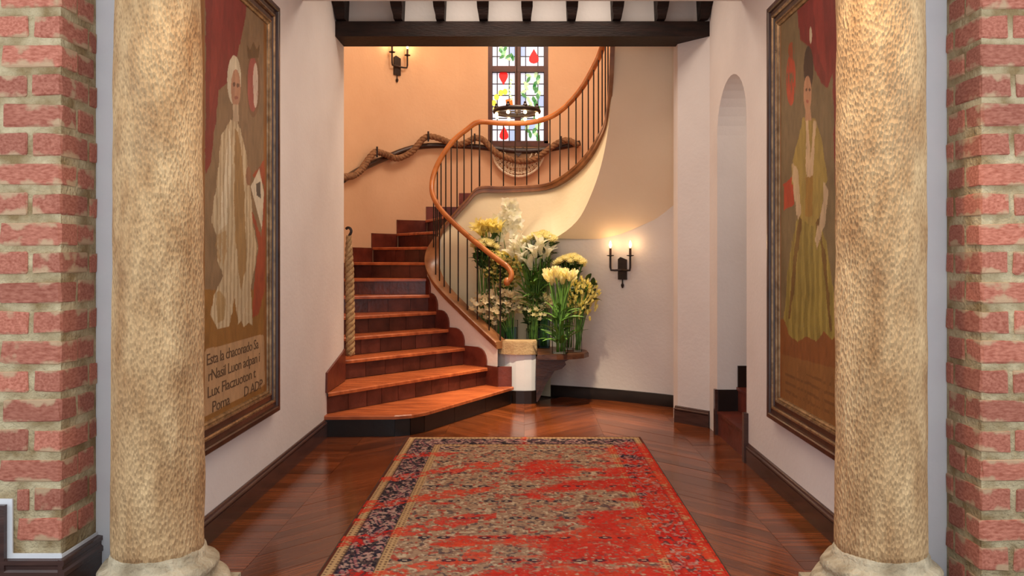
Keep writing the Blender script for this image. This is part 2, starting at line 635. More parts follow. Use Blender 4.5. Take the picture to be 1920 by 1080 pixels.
# ------------------------------------------------------------------ stairwell outer wall
OUT = [(-1.86, 6.94), (-1.95, 7.2), (-1.97, 7.8), (-1.95, 8.4), (-1.90, 8.85), (-1.77, 9.25), (-1.53, 9.58), (-1.2, 9.78), (-0.8, 9.84)]
outp = [(p.x, p.y) for p in catmull([(x, y, 0) for x, y in OUT], 5)]
YW = 9.84


def shell(pts, z0, z1, th, name, m, label=None):
    mb = MB()
    n = len(pts)
    offs = []
    for i, p in enumerate(pts):
        a = Vector(pts[max(i - 1, 0)])
        b = Vector(pts[min(i + 1, n - 1)])
        t = (b - a).normalized()
        offs.append((p[0] - t.y * th, p[1] + t.x * th))
    z0s = z0 if isinstance(z0, list) else [z0] * n
    z1s = z1 if isinstance(z1, list) else [z1] * n
    rows = [[(p[0], p[1], z) for p, z in zip(pts, z0s)], [(p[0], p[1], z) for p, z in zip(pts, z1s)],
            [(p[0], p[1], z) for p, z in zip(offs, z1s)], [(p[0], p[1], z) for p, z in zip(offs, z0s)]]
    rows.append(rows[0])
    mb.grid(rows)
    o = mb.build(name, m, kind='structure', label=label)
    smooth_by_angle(o, 30)
    return o


shell(outp, 0, 5.0, 0.1, 'wall_stairwell_left', 'plaster_well')
OUTR = [(0.8, 9.84), (1.2, 9.78), (1.55, 9.55), (1.8, 9.2), (1.93, 8.8), (1.97, 8.3), (1.97, 7.7), (1.95, 7.05)]
outr = [(p.x, p.y) for p in catmull([(x, y, 0) for x, y in OUTR], 5)]
shell(outr, 0, 5.0, 0.1, 'wall_stairwell_right', 'plaster_well')
WX0, WX1, WZ0, WZ1 = -0.446, 0.295, 2.80, 4.45
mb = MB()
mb.box(-0.8, WX0, YW, YW + 0.15, 0, 5)
mb.box(WX1, 0.8, YW, YW + 0.15, 0, 5)
mb.box(WX0, WX1, YW, YW + 0.15, 0, WZ0)
mb.box(WX0, WX1, YW, YW + 0.15, WZ1, 5)
mb.build('wall_back', 'plaster_well', kind='structure')

# ------------------------------------------------------------------ inner stair line (plan and heights of kerb and handrail)
N = [(940, 7.75, 640, 492), (905, 7.93, 608, 465), (870, 8.10, 575, 436), (838, 8.28, 543, 406), (819, 8.42, 518, 382),
     (810, 8.55, 492, 358), (813, 8.65, 462, 328), (827, 8.70, 428, 296), (850, 8.72, 401, 264), (875, 8.72, 374, 243),
     (898, 8.72, 351, 229), (940, 8.72, 350, 231), (990, 8.70, 348, 230), (1030, 8.65, 344, 220), (1060, 8.50, 331, 200),
     (1090, 8.25, 307, 166), (1112, 7.98, 280, 128), (1126, 7.75, 254, 98), (1137, 7.55, 225, 60), (1143, 7.42, 185, 20), (1146, 7.32, 140, -20), (1148, 7.24, 95, -60), (1150, 7.18, 50, -100)]
curbP = [P(a, c, y) for a, y, c, d in N]
railP = [P(a, d, y) for a, y, c, d in N]
PER = 6
curbC = catmull(curbP, PER)
railC = catmull(railP, PER)


def inner_at(x, y):
    best = min(range(len(curbC)), key=lambda i: (curbC[i].x - x) ** 2 + (curbC[i].y - y) ** 2)
    return best


def side(path, i):
    a, b = path[max(i - 1, 0)], path[min(i + 1, len(path) - 1)]
    t = Vector((b.x - a.x, b.y - a.y, 0)).normalized()
    return Vector((-t.y, t.x, 0))       # points to the left of the climb = stair (outer) side


HW = 0.05
# low wall below the kerb (stair side visible)
iW = 7 * PER
pts = curbC[:iW + 1]
rowA = [p - side(curbC, i) * -HW for i, p in enumerate(pts)]   # stair side
rowB = [p - side(curbC, i) * HW for i, p in enumerate(pts)]
rows = [[Vector((p.x, p.y, 0)) for p in rowA], [Vector((p.x, p.y, p.z - 0.04)) for p in rowA],
        [Vector((p.x, p.y, p.z - 0.04)) for p in rowB], [Vector((p.x, p.y, 0)) for p in rowB]]
rows.append(rows[0])
o = MB().grid(rows).build('wall_stair', 'plaster', kind='structure', label='low white curved wall carrying the iron balustrade')
smooth_by_angle(o, 35)

# curved wall below the upper flight
WL = [(-0.93, 8.66), (-0.75, 8.60), (-0.4, 8.46), (0.0, 8.29), (0.3, 8.15), (0.7, 7.98), (1.1, 7.76), (1.45, 7.5), (1.75, 7.12)]
WZ = [1.66, 1.63, 1.6, 1.6, 1.6, 1.605, 1.68, 1.9, 2.45]
wc = catmull([(x, y, z) for (x, y), z in zip(WL, WZ)], 6)
wcr = [p for p in wc if p.x > 0.2]
shell([(p.x, p.y) for p in wcr], 0, [p.z + min(max((p.x - 0.3) * 1.2, 0), 0.5) for p in wcr], 0.08, 'wall_under_stair', 'plaster')

# plaster face between kerb and the lower edge of the flight, then the soffit
E = [P(1040, 447, 8.10), P(1068, 428, 7.98), P(1092, 400, 7.86), P(1118, 340, 7.68), P(1133, 285, 7.56), P(1141, 235, 7.47), P(1148, 170, 7.36), P(1152, 90, 7.26), P(1154, 30, 7.2)]
low = catmull([Vector((-0.93, 8.66, 1.66)), Vector((-0.75, 8.60, 1.63)), Vector((-0.4, 8.46, 1.6)), Vector((0.0, 8.29, 1.6))] + E, 6)


def resample(path, n):
    L = [0]
    for a, b in zip(path, path[1:]):
        L.append(L[-1] + (b - a).length)
    out = []
    for k in range(n):
        s = L[-1] * k / (n - 1)
        i = max(j for j in range(len(L)) if L[j] <= s + 1e-9)
        i = min(i, len(path) - 2)
        t = (s - L[i]) / max(L[i + 1] - L[i], 1e-9)
        out.append(path[i].lerp(path[i + 1], min(max(t, 0), 1)))
    return out


up_all = [Vector((p.x, p.y, p.z - 0.05)) for p in curbC[6 * PER:]]
NS = 60
# match upper and lower curves by image column so that the ruled surface does not twist
lowr = resample(low, 400)
upr = resample(up_all, NS)
rowl = []
lx = [p.x / p.y for p in lowr]
for k, p in enumerate(upr):
    t = p.x / p.y
    j = min(range(len(lowr)), key=lambda q: abs(lx[q] - t))
    rowl.append(lowr[j])
# ease to monotone
mid = []
for a, b in zip(upr, rowl):
    m_ = a.lerp(b, 0.5)
    m_.y += 0.06 * (a - b).length
    mid.append(m_)
nl = max(k for k in range(NS) if rowl[k].x < 0.30) + 1
sm = MB().grid([upr, mid, rowl])
sm.grid([rowl[:nl], [Vector((p.x, p.y - 0.004, p.z - 0.12)) for p in rowl[:nl]], [Vector((p.x, p.y - 0.006, p.z - 0.5)) for p in rowl[:nl]], [Vector((p.x, p.y - 0.006, 0)) for p in rowl[:nl]]])
o = sm.build('wall_stringer', 'plaster_cream', smooth=True, kind='structure', label='cream plaster inner face of the curved flight')
bm = bmesh.new()
bm.from_mesh(o.data)
bmesh.ops.remove_doubles(bm, verts=bm.verts, dist=0.0005)
bm.to_mesh(o.data)
bm.free()
Er = resample(catmull(E, 6), 30)
Tcurve = [P(1040, 447, 8.10), P(1090, 448, 8.02), P(1140, 446, 7.92), P(1200, 424, 7.74), P(1275, 385, 7.52), Vector((1.62, 7.3, 2.15)), Vector((1.8, 7.1, 2.6)), Vector((1.9, 7.05, 3.2)), Vector((1.93, 7.04, 3.7))]
Tr = resample(catmull(Tcurve, 6), 30)
rows = [[a.lerp(b, k / 6) for a, b in zip(Er, Tr)] for k in range(7)]
MB().grid(rows).build('ceiling_soffit', 'plaster_soffit', smooth=True, kind='structure', label='white plastered underside of the upper stair flight')
# top side of upper flight, hidden behind the kerb

# ------------------------------------------------------------------ beam and corbels
mb = MB().prism([(XL, 6.62), (XR, 6.62), (1.315, 6.86), (1.315, 6.94), (XL, 6.94)], 3.24, 3.365)
bo = mb.build('ceiling_beam', 'beam_wood', label='long dark wooden beam spanning the hall before the staircase', cat='beam')
for i, px in enumerate((639, 746, 825, 906, 988, 1072, 1157, 1240, 1331)):
    x = (px - CX) * 6.6 / F
    w = 0.047
    prof = [(6.46, 3.70), (6.46, 3.58), (6.47, 3.50), (6.53, 3.455), (6.56, 3.40), (6.58, 3.376), (6.738, 3.376), (6.738, 3.70)]
    mbk = MB().extrude([(-w, y, z) for y, z in prof], (2 * w, 0, 0))
    for v in mbk.v:
        if v.z < 3.42:
            v.x *= 0.72
    o = mbk.build('corbel', 'beam_wood', group='corbels above the beam', cat='corbel')
    o.location = (min(max(x, XL + w + .002), XR - w - .002), 0, 0)
    nm = ['leftmost', 'second from left', 'third from left', 'fourth from left', 'middle', 'fourth from right', 'third from right', 'second from right', 'rightmost'][i]
    o['label'] = 'dark carved wooden corbel above the long beam, ' + nm + ' of nine'


# ------------------------------------------------------------------ staircase
R_ = 0.17
inn = {}
IN = {1: (-0.12, 7.70), 2: (-0.345, 7.83), 3: (-0.56, 8.06), 4: (-0.76, 8.20), 5: (-0.91, 8.33), 6: (-0.995, 8.44), 7: (-1.04, 8.54), 8: (-1.045, 8.62),
      9: (-1.03, 8.70), 10: (-0.98, 8.76), 11: (-0.86, 8.785), 12: (-0.62, 8.79), 13: (0.45, 8.66)}
OU = {1: (XL, 6.275), 2: (XL, 6.33), 3: (-1.575, 7.02), 4: (-1.94, 7.02), 5: (-1.955, 7.38), 6: (-1.965, 8.03), 7: (-1.955, 8.45), 8: (-1.905, 8.87),
      9: (-1.755, 9.27), 10: (-1.515, 9.585), 11: (-1.19, 9.775), 12: (-0.80, 9.835), 13: (0.8, 9.835)}


def nose(k):
    if k == 1:
        return [OU[1], (-1.02, 6.29), (-0.90, 6.335), (-0.80, 6.45), IN[1]]
    return [OU[k], IN[k]]


stair = thing('staircase', 'curving staircase with red-brown wooden treads and tiled risers', 'staircase', (0, 0, 0))


def off(line, d):
    """shift a nose polyline forward (towards the lower steps)"""
    out = []
    n = len(line)
    for i, p in enumerate(line):
        a = Vector(line[max(i - 1, 0)])
        b = Vector(line[min(i + 1, n - 1)])
        t = (b - a).normalized()
        out.append((p[0] + t.y * d, p[1] - t.x * d))
    return out


for k in range(1, 13):
    z = k * R_
    ln = nose(k)
    nx = nose(k + 1)
    if k == 1:
        nx = [OU[2], IN[2]]
    back = off(nx, -0.03)
    fr = off(ln, 0.022)
    poly = fr + back[::-1]
    if k == 2:
        poly = fr + [IN[3], (-1.575, 7.02), (XL, 6.95)]
    if k == 3:
        poly = fr + [IN[4], OU[4], (-1.93, 6.98), (-1.6, 6.98)]
    if k == 12:
        poly = fr + [(-0.45, 8.77), (0.3, 8.72), (0.55, 8.62), (0.8, 9.835)]
    # tread with a rounded nose: two stacked layers
    mbt = MB()
    fr2 = off(ln, 0.014)
    n1 = len(fr)
    mbt.prism(poly, z - 0.030, z - 0.008)
    mbt2 = [fr2[i] if i < n1 else poly[i] for i in range(len(poly))]
    nn = len(poly)
    v = [(p[0], p[1], z - 0.008) for p in poly] + [(p[0], p[1], z) for p in mbt2]
    f = [tuple(range(nn, 2 * nn))] + [(i, (i + 1) % nn, nn + (i + 1) % nn, nn + i) for i in range(nn)]
    mbt.add(v, f)
    mbt.build('tread', 'tread', stair)
    # riser: tiles along the line
    riser_line = off(ln, -0.012)
    z0, z1 = (k - 1) * R_, z - 0.031
    rp = None
    seglist = list(zip(riser_line, riser_line[1:]))
    bk = MB()
    for a, b in seglist:
        t = (Vector(b) - Vector(a)).normalized()
        nb = Vector((-t.y, t.x)) * 0.03
        bk.prism([a, b, (b[0] + nb.x, b[1] + nb.y), (a[0] + nb.x, a[1] + nb.y)], z0, z1)
    rp = bk.build('riser', 'black_wood' if k == 1 else 'riser', stair)
    for a, b in seglist:
        a, b = Vector(a), Vector(b)
        Ls = (b - a).length
        if k == 1:
            nt_ = max(1, round(Ls / 0.55))
        else:
            nt_ = max(1, round(Ls / 0.2))
        t = (b - a).normalized()
        fo = Vector((t.y, -t.x)) * 0.006
        cuts = [0] + [(i + random.uniform(-.15, .15)) / nt_ for i in range(1, nt_)] + [1]
        for c0, c1 in zip(cuts, cuts[1:]):
            p0 = a.lerp(b, c0) + t * 0.0025
            p1 = a.lerp(b, c1) - t * 0.0025
            q0, q1 = p0 + fo, p1 + fo
            tl = MB().prism([q0, q1, p1, p0], z0 + 0.004, z1).build('riser_tile', 'black_wood' if k == 1 else 'riser', rp)
    # outer skirting piece
    if 3 <= k <= 12:
        i0 = min(range(len(outp)), key=lambda i: (outp[i][0] - OU[k][0]) ** 2 + (outp[i][1] - OU[k][1]) ** 2)
        i1 = min(range(len(outp)), key=lambda i: (outp[i][0] - OU[k + 1][0]) ** 2 + (outp[i][1] - OU[k + 1][1]) ** 2)
        if k == 12:
            seq = [(-0.8, YW), (0.8, YW)]
        else:
            seq = [outp[i] for i in range(i0, i1 + 1)]
        if len(seq) > 1:
            ins = []
            for i, p in enumerate(seq):
                a = Vector(seq[max(i - 1, 0)])
                b = Vector(seq[min(i + 1, len(seq) - 1)])
                t = (b - a).normalized()
                ins.append((p[0] + t.y * 0.018, p[1] - t.x * 0.018))
            MB().prism([p for p in seq] + ins[::-1], z + 0.001, z + 0.165).build('skirting', 'skirt', stair)
# skirting on the hall wall end beside steps two and three
MB().extrude([(XL, 6.29, 0.345), (XL, 6.935, 0.345), (XL, 6.935, 0.62), (XL, 6.86, 0.60), (XL, 6.30, 0.50)], (0.016, 0, 0)).build('skirting', 'skirt', stair)
# rounded skirting blocks against the inner wall
z_1 = R_
for k in range(1, 7):
    ia, ib = inner_at(*IN[k]), inner_at(*IN[k + 1])
    a, b = [Vector((curbC[i].x + side(curbC, i).x * (HW + 0.002), curbC[i].y + side(curbC, i).y * (HW + 0.002))) for i in (ia, ib)]
    if k == 1:
        a = Vector((-0.262, 7.695))
        MB().prism([(-0.12, 7.69), (-0.12, 7.73), (-0.262, 7.73), (-0.262, 7.679)], z_1 - 0.03, z_1 + 0.19).build('skirting', 'skirt', stair)
    d = b - a
    t = d.normalized()
    nrm = Vector((-t.y, t.x))
    z = k * R_
    h = 0.19
    L = d.length
    prof = [(0.0, z - 0.03)]
    if k == 1:
        prof += [(0.0, z + h)]
    else:
        prof += [(0.0, z + h - 0.12), (0.012, z + h - 0.075), (0.04, z + h - 0.035), (0.08, z + h - 0.01), (0.12, z + h)]
    prof += [(L + 0.03, z + h), (L + 0.03, z - 0.03)]
    a0 = a - t * 0.02 + nrm * 0.016
    MB().extrude([(a0.x + t.x * s, a0.y + t.y * s, zz) for s, zz in prof], (-nrm.x * 0.05, -nrm.y * 0.05, 0)).build('skirting', 'skirt', stair)
# closing body below the steps
# upper flight steps behind the kerb
UI = [(0.50, 8.76), (0.68, 8.50), (0.80, 8.22), (0.88, 7.95), (0.93, 7.7)]
UO = [(0.85, 9.80), (1.35, 9.65), (1.72, 9.25), (1.9, 8.75), (1.94, 8.2), (1.94, 7.7), (1.94, 7.2)]
for k in range(len(UI) - 1):
    z = (13 + k) * R_
    MB().prism([UI[k], UO[k], UO[k + 1], UI[k + 1]], z - 0.03, z).build('tread', 'tread', stair)
    a, b = UI[k], UO[k]
    MB().prism([a, b, (b[0], b[1] - 0.02), (a[0], a[1] - 0.02)], z - R_, z - 0.03).build('riser', 'riser', stair)

# ------------------------------------------------------------------ balustrade
bal = thing('balustrade', 'curved stair balustrade with polished wooden handrail and thin iron balusters', 'balustrade', (0, 0, 0))
# kerb (loft of a small section)
rowsK = []
sec = [(-0.062, -0.07), (-0.062, -0.034), (-0.074, -0.03), (-0.078, -0.008), (-0.068, 0.0), (0.068, 0.0), (0.078, -0.008), (0.074, -0.03), (0.062, -0.034), (0.062, -0.07)]
cc = curbC
rws = []
for (o_, z_) in sec + [sec[0]]:
    rws.append([p + side(cc, i) * o_ * (1 - 0.72 * min(max((i - 14 * PER) / (4 * PER), 0), 1)) + Vector((0, 0, z_)) for i, p in enumerate(cc)])
kb = MB().grid(rws)
kb.add([r[0] for r in rws[:-1]], [tuple(range(len(sec)))])
kb.add([r[-1] for r in rws[:-1]], [tuple(range(len(sec)))])
o = kb.build('kerb', 'curb', bal)
smooth_by_angle(o, 35)
# handrail with a curled end
end = [P(951, 528, 7.66), P(957, 523, 7.66), P(959, 514, 7.67), P(955, 505, 7.69), P(949, 498, 7.71)]
rail_path = catmull(end + railP, 6)
o = MB().tube(rail_path, 0.032, 12, flat=0.85).build('handrail', 'rail', bal, smooth=True)
o = MB().lathe([(0.0, -0.045), (0.02, -0.043), (0.033, -0.02), (0.034, 0.0), (0.02, 0.03), (0, 0.035)], tuple(P(951, 527, 7.66)), 14).build('handrail_knob', 'rail', bal, smooth=True)


def at_param(s):
    i = min(int(s), len(curbC) - 2)
    t = s - i
    return curbC[i].lerp(curbC[i + 1], t), railC[i].lerp(railC[i + 1], t)


def add_baluster(px, lo, hi, r=0.0075):
    best = None
    for q in range(lo * PER * 10, hi * PER * 10):
        c, r_ = at_param(q / 10)
        e = abs(CX + c.x * F / c.y - px)
        if best is None or e < best[0]:
            best = (e, c, r_)
    e, c, rr = best
    MB().tube([(c.x, c.y, c.z - 0.01), (c.x, c.y, rr.z - 0.015)], r, 6).build('baluster', 'iron', bal)


for px in (938, 917, 895, 876, 859, 844, 833, 824, 817):
    add_baluster(px, 0, 5, 0.009 if px == 938 else 0.0075)
for px in (813, 820, 827, 836, 846):
    add_baluster(px, 6, 8)
for px in (857, 870, 884, 899, 921, 944, 966, 988, 1010):
    add_baluster(px, 8, 13, 0.010 if px == 899 else 0.0075)
for px in (1031, 1050, 1066, 1080, 1092, 1103, 1113, 1122, 1129, 1135, 1140):
    add_baluster(px, 13, 20)

# newel pier with stone cap
pp = [(-0.20, 7.80), (-0.14, 7.755), (-0.08, 7.735), (0.0, 7.725), (0.07, 7.735), (0.112, 7.76), (0.112, 7.9), (-0.20, 7.9)]
np_ = thing('newel_pier', 'low white plastered newel pier with rounded stone cap', 'pier', (0, 0, 0))
MB().prism(pp, 0, 0.475).build('pier_body', 'white', np_)
cp = [(-0.255, 7.80), (-0.2, 7.745), (-0.1, 7.705), (0.0, 7.70), (0.08, 7.712), (0.122, 7.745), (0.122, 7.9), (-0.2, 7.92)]
MB().prism(cp, 0.475, 0.592).prism([(x * 0.97, 7.8 + (y - 7.8) * 0.95) for x, y in cp], 0.592, 0.604).build('stone_cap', 'stone_cap', np_)
MB().prism([(-0.125, 7.735), (-0.08, 7.712), (0.0, 7.705), (0.07, 7.715), (0.126, 7.745), (0.126, 7.76), (-0.12, 7.76)], 0, 0.125).build('baseboard', 'black_wood', np_)

# ------------------------------------------------------------------ baseboards
def board(poly_prof, p0, p1, nrm, name, m, label=None):
    """extrude a moulding profile (out, z) from p0 to p1"""
    p0, p1, nrm = Vector(p0), Vector(p1), Vector(nrm)
    mb = MB()
    rows = [[p + nrm * o_ + Vector((0, 0, z_)) for o_, z_ in poly_prof + [poly_prof[0]]] for p in (p0, p1)]
    mb.grid(rows)
    n = len(poly_prof)
    a = len(mb.v)
    mb.add([p0 + nrm * o_ + Vector((0, 0, z_)) for o_, z_ in poly_prof], [tuple(range(n))])
    mb.add([p1 + nrm * o_ + Vector((0, 0, z_)) for o_, z_ in poly_prof], [tuple(range(n))])
    return smooth_by_angle(mb.build(name, m, kind='structure', label=label), 40)


BP = [(0, 0), (0.022, 0), (0.022, 0.100), (0.016, 0.103)] + [(0.014 + 0.011 * math.sin(a), 0.113 - 0.010 * math.cos(a)) for a in [PI * i / 7 for i in range(8)]] + [(0.013, 0.126), (0.012, 0.134), (0.004, 0.14), (0, 0.14)]
board(BP, (XL, YC, 0), (XL, 6.28, 0), (1, 0, 0), 'baseboard_left', 'base_wood')
board(BP, (XR, YC, 0), (XR, NY0, 0), (-1, 0, 0), 'baseboard_right', 'base_wood')
bs = MB().box(XR - 0.03, XR + 0.02, NY0 - 0.045, NY0 + 0.005, 0, 0.34).build('trim_3', 'base_wood', kind='structure', label='dark upright baseboard block at the near side of the arched opening')
MB().box(XR - 0.02, XR + 0.02, NY1 - 0.005, NY1 + 0.04, 0, 0.36).build('trim_4', 'base_wood', kind='structure', label='dark narrow baseboard end at the far side of the arched opening')
d = (Vector((XR, 6.62, 0)) - Vector((1.315, 6.86, 0))).normalized()
board(BP, (1.30, 6.876, 0), (XR, 6.62, 0), (d.y, -d.x, 0), 'baseboard_pier', 'base_wood')
# curved baseboard below the stair
wb = [p for p in wc if p.x > 0.12]
rws = []
for (o_, z_) in [(0, 0), (0.02, 0), (0.02, 0.10), (0.012, 0.112), (0, 0.114)]:
    rws.append([Vector((p.x, p.y, z_)) - side(wc, wc.index(p)) * o_ for p in wb])
o = MB().grid(rws).build('baseboard_curved', 'black_wood', kind='structure', label='black baseboard along the curved wall under the stair')
smooth_by_angle(o, 35)

# passage steps behind the arch
ps = thing('passage_steps', 'brown tiled steps rising inside the arched opening', 'steps', (0, 0, 0))
for i in range(4):
    x0 = XR + 0.005 + (0 if i == 0 else 0.155 + (i - 1) * 0.27)
    x1 = XR + 0.155 + i * 0.27
    y0, y1 = (NY0 + 0.006, NY1 - 0.006) if i == 0 else (5.0, NY1)
    MB().box(x0, x1 + 0.01, y0, y1, 0.0, 0.19 * (i + 1) - 0.025).build('riser', 'skirt', ps)
    MB().box(x0 - 0.008, x1 + 0.01, y0, y1, 0.19 * (i + 1) - 0.025, 0.19 * (i + 1)).build('tread', 'skirt', ps)
    xs0 = x0 if i else XR + T * 0
    MB().box(max(x0, XR), x1 + 0.02, NY1 - 0.02, NY1 - 0.001, 0.19 * (i + 1) + 0.001, 0.19 * (i + 1) + 0.17).build('skirting', 'black_wood', ps)

# ------------------------------------------------------------------ brick piers
def brick_meshes():
    out = []
    for s in range(5):
        bm = bmesh.new()
        bmesh.ops.create_cube(bm, size=1.0)
        bmesh.ops.bevel(bm, geom=list(bm.edges), offset=0.05, segments=1, affect='EDGES')
        for v in bm.verts:
            v.co += Vector((random.uniform(-.022, .022), random.uniform(-.02, .02), random.uniform(-.035, .035)))
        me = bpy.data.meshes.new('brick')
        bm.to_mesh(me)
        bm.free()
        me.materials.append(M['brick'])
        out.append(me)
    return out


BM_ = brick_meshes()


def brick(x0, x1, y0, y1, z0, z1, parent):
    o = bpy.data.objects.new('brick', random.choice(BM_))
    COL.objects.link(o)
    o.parent = parent
    j = lambda a: random.uniform(-a, a)
    o.location = ((x0 + x1) / 2, (y0 + y1) / 2, (z0 + z1) / 2 + j(.003))
    o.scale = (x1 - x0, y1 - y0, (z1 - z0) * random.uniform(.93, 1.05))
    o.rotation_euler = (0, j(.012), j(.012))


CRS, BH, JT = 0.119, 0.090, 0.024


def brick_pier(sx, xr, name, label, zbase, skip=None):
    pier = MB()
    xo = sx * 3.0
    e = 0.006
    a, b = sorted((xr + sx * e, xo))
    pier.box(a, b, YB + e, YC - 0.021, 0, 3.4)
    p = pier.build(name, 'mortar', kind='structure', label=label)
    row = 0
    z = 0.028
    while z < 3.3:
        st = (row % 2 == 0)
        z1 = z + BH
        if z1 > zbase + 0.05:
            zz = max(z, zbase + 0.012)
            # front face, from the corner outwards; the corner brick also shows in the reveal
            lens = [0.245, 0.25, 0.25, 0.25] if st else [0.118, 0.122, 0.125, 0.12, 0.125, 0.12, 0.12, 0.12]
            u = 0.0
            first = True
            for L in lens:
                L += random.uniform(-.006, .006)
                q0, q1 = xr + sx * u, xr + sx * (u + L)
                depth = (0.112 if st else 0.20) if first else 0.06
                if u + L > 1.12:
                    break
                ok = True
                if skip and abs(q1) > skip[0] and zz < skip[1]:
                    ok = False
                    if abs(q0) < skip[0] - 0.05:
                        q1 = sx * (skip[0] - 0.008)
                        ok = True
                if ok:
                    qa, qb = sorted((q0, q1))
                    brick(qa, qb, YB, YB + depth, zz, z1, p)
                first = False
                u += L + JT * 0.8
            # rest of the reveal
            d0 = (0.112 if st else 0.20) + JT * 0.7
            if st:
                brick(*sorted((xr, xr + sx * 0.11)), YB + d0, YB + d0 + 0.118, zz, z1, p)
            else:
                brick(*sorted((xr, xr + sx * 0.11)), YB + d0, YC - 0.024, zz, z1, p)
        row += 1
        z += CRS
    return p


brick_pier(-1, XBL, 'wall_brick_left', 'red brick pier with beige mortar left of the stone column', 0.215, skip=(2.045, 0.43))
brick_pier(1, XBR, 'wall_brick_right', 'red brick pier with beige mortar right of the stone column', 0.0)
# moulded baseboard around the left pier
BP2 = [(0, 0), (0.020, 0), (0.020, 0.125), (0.026, 0.132), (0.026, 0.150), (0.018, 0.158), (0.018, 0.172), (0.024, 0.178), (0.024, 0.196), (0, 0.2)]
board(BP2, (XBL, YC - 0.02, 0), (XBL, YB - 0.026, 0), (1, 0, 0), 'baseboard_brick_reveal', 'base_wood')
board(BP2, (XBL - 0.0005, YB, 0), (-2.072, YB, 0), (0, -1, 0), 'baseboard_brick_front', 'base_wood')
mb = MB()
Zs, Xs = 0.416, -2.072
for (o0, o1, t) in ((0.0, 0.018, 0.024), (0.018, 0.026, 0.014), (0.026, 0.040, 0.022), (0.040, 0.050, 0.014), (0.050, 0.09, 0.020)):
    mb.extrude([(Xs - o0, YB, 0.0), (Xs - o1, YB, 0.0), (Xs - o1, YB, Zs - o1), (-3.0, YB, Zs - o1), (-3.0, YB, Zs - o0), (Xs - o0, YB, Zs - o0)], (0, -t, 0))
mb.box(-3.0, Xs - 0.09, YB - 0.02, YB, 0, Zs - 0.09)
mb.build('baseboard_step', 'base_wood', kind='structure', label='raised step of the moulded dark baseboard at the far left')
mb = MB().extrude([(XBL, YB - 0.004, 0.2), (XBL, YC - 0.021, 0.2), (XBL, YC - 0.021, 0.214), (XBL, YB - 0.004, 0.214)], (0.004, 0, 0))
mb.extrude([(XBL, YB + 0.003, 0.198), (-2.072, YB + 0.003, 0.198), (-2.072, YB + 0.003, 0.41), (-3.0, YB + 0.003, 0.41), (-3.0, YB + 0.003, 0.437), (-2.052, YB + 0.003, 0.437), (-2.052, YB + 0.003, 0.218), (XBL, YB + 0.003, 0.218)], (0, -0.008, 0))
mb.build('trim_5', 'white', kind='structure', label='thin white caulk line along the left moulded baseboard')

# ------------------------------------------------------------------ columns
def column(x, name, label, r0, r1):
    c = thing(name, label, 'column', (x, 3.3, 0))
    n = 40
    prof = []
    for i in range(60):
        t = i / 59
        prof.append((r0 + (r1 - r0) * t ** 1.3, 0.19 + (3.222 - 0.19) * t))
    MB().lathe(prof, (0, 0, 0), n, jit=0.006).build('shaft', 'stone', c, smooth=True)
    ba = [(0.262, 0.03), (0.272, 0.04), (0.274, 0.06), (0.264, 0.08), (0.245, 0.09), (0.226, 0.096), (0.220, 0.106), (0.224, 0.118), (0.232, 0.128), (0.231, 0.142), (0.220, 0.155), (0.2, 0.163), (r0 + .010, 0.172), (r0 + .005, 0.2), (r0 - .004, 0.215)]
    MB().lathe(ba, (0, 0, 0), 64, jit=0.012).build('base_moulding', 'base_stone', c, smooth=True)
    MB().prism([(0.27 * sx, 0.195 * sy) for sx, sy in ((-1, -1), (1, -1), (1, 1), (-1, 1))], 0, 0.031).build('plinth', 'base_stone', c)
    return c


column(-1.508, 'stone_column', 'weathered round stone column beside the left painting', 0.177, 0.158)
column(1.468, 'stone_column', 'rough golden round stone column beside the right painting', 0.176, 0.166)


# ------------------------------------------------------------------ value noise for painted patterns
def vnoise(x, y, seed):
    rs = np.random.RandomState(seed)
    g = rs.rand(128, 128)
    xi, yi = np.floor(x).astype(int), np.floor(y).astype(int)
    fx, fy = x - xi, y - yi
    fx, fy = fx * fx * (3 - 2 * fx), fy * fy * (3 - 2 * fy)
    a = g[xi % 128, yi % 128]
    b = g[(xi + 1) % 128, yi % 128]
    c = g[xi % 128, (yi + 1) % 128]
    d = g[(xi + 1) % 128, (yi + 1) % 128]
    return (a * (1 - fx) + b * fx) * (1 - fy) + (c * (1 - fx) + d * fx) * fy


def fbm(x, y, seed, o=4):
    s, a, t = 0, 1.0, 0
    for k in range(o):
        s = s + a * vnoise(x * 2 ** k + 17.3 * k, y * 2 ** k + 5.1 * k, seed + k)
        t += a
        a *= 0.5
    return s / t


def inpoly(px, py, poly):
    r = np.zeros(px.shape, bool)
    n = len(poly)
    j = n - 1
    for i in range(n):
        xi, yi = poly[i]
        xj, yj = poly[j]
        if yi != yj:
            c = ((yi > py) != (yj > py)) & (px < (xj - xi) * (py - yi) / (yj - yi) + xi)
            r ^= c
        j = i
    return r


def L3(c):
    return np.array(lin(c))


def blend(col, mask, c, k=1.0):
    m = (mask.astype(float) * k)[..., None]
    col *= (1 - m)
    col += m * L3(c)


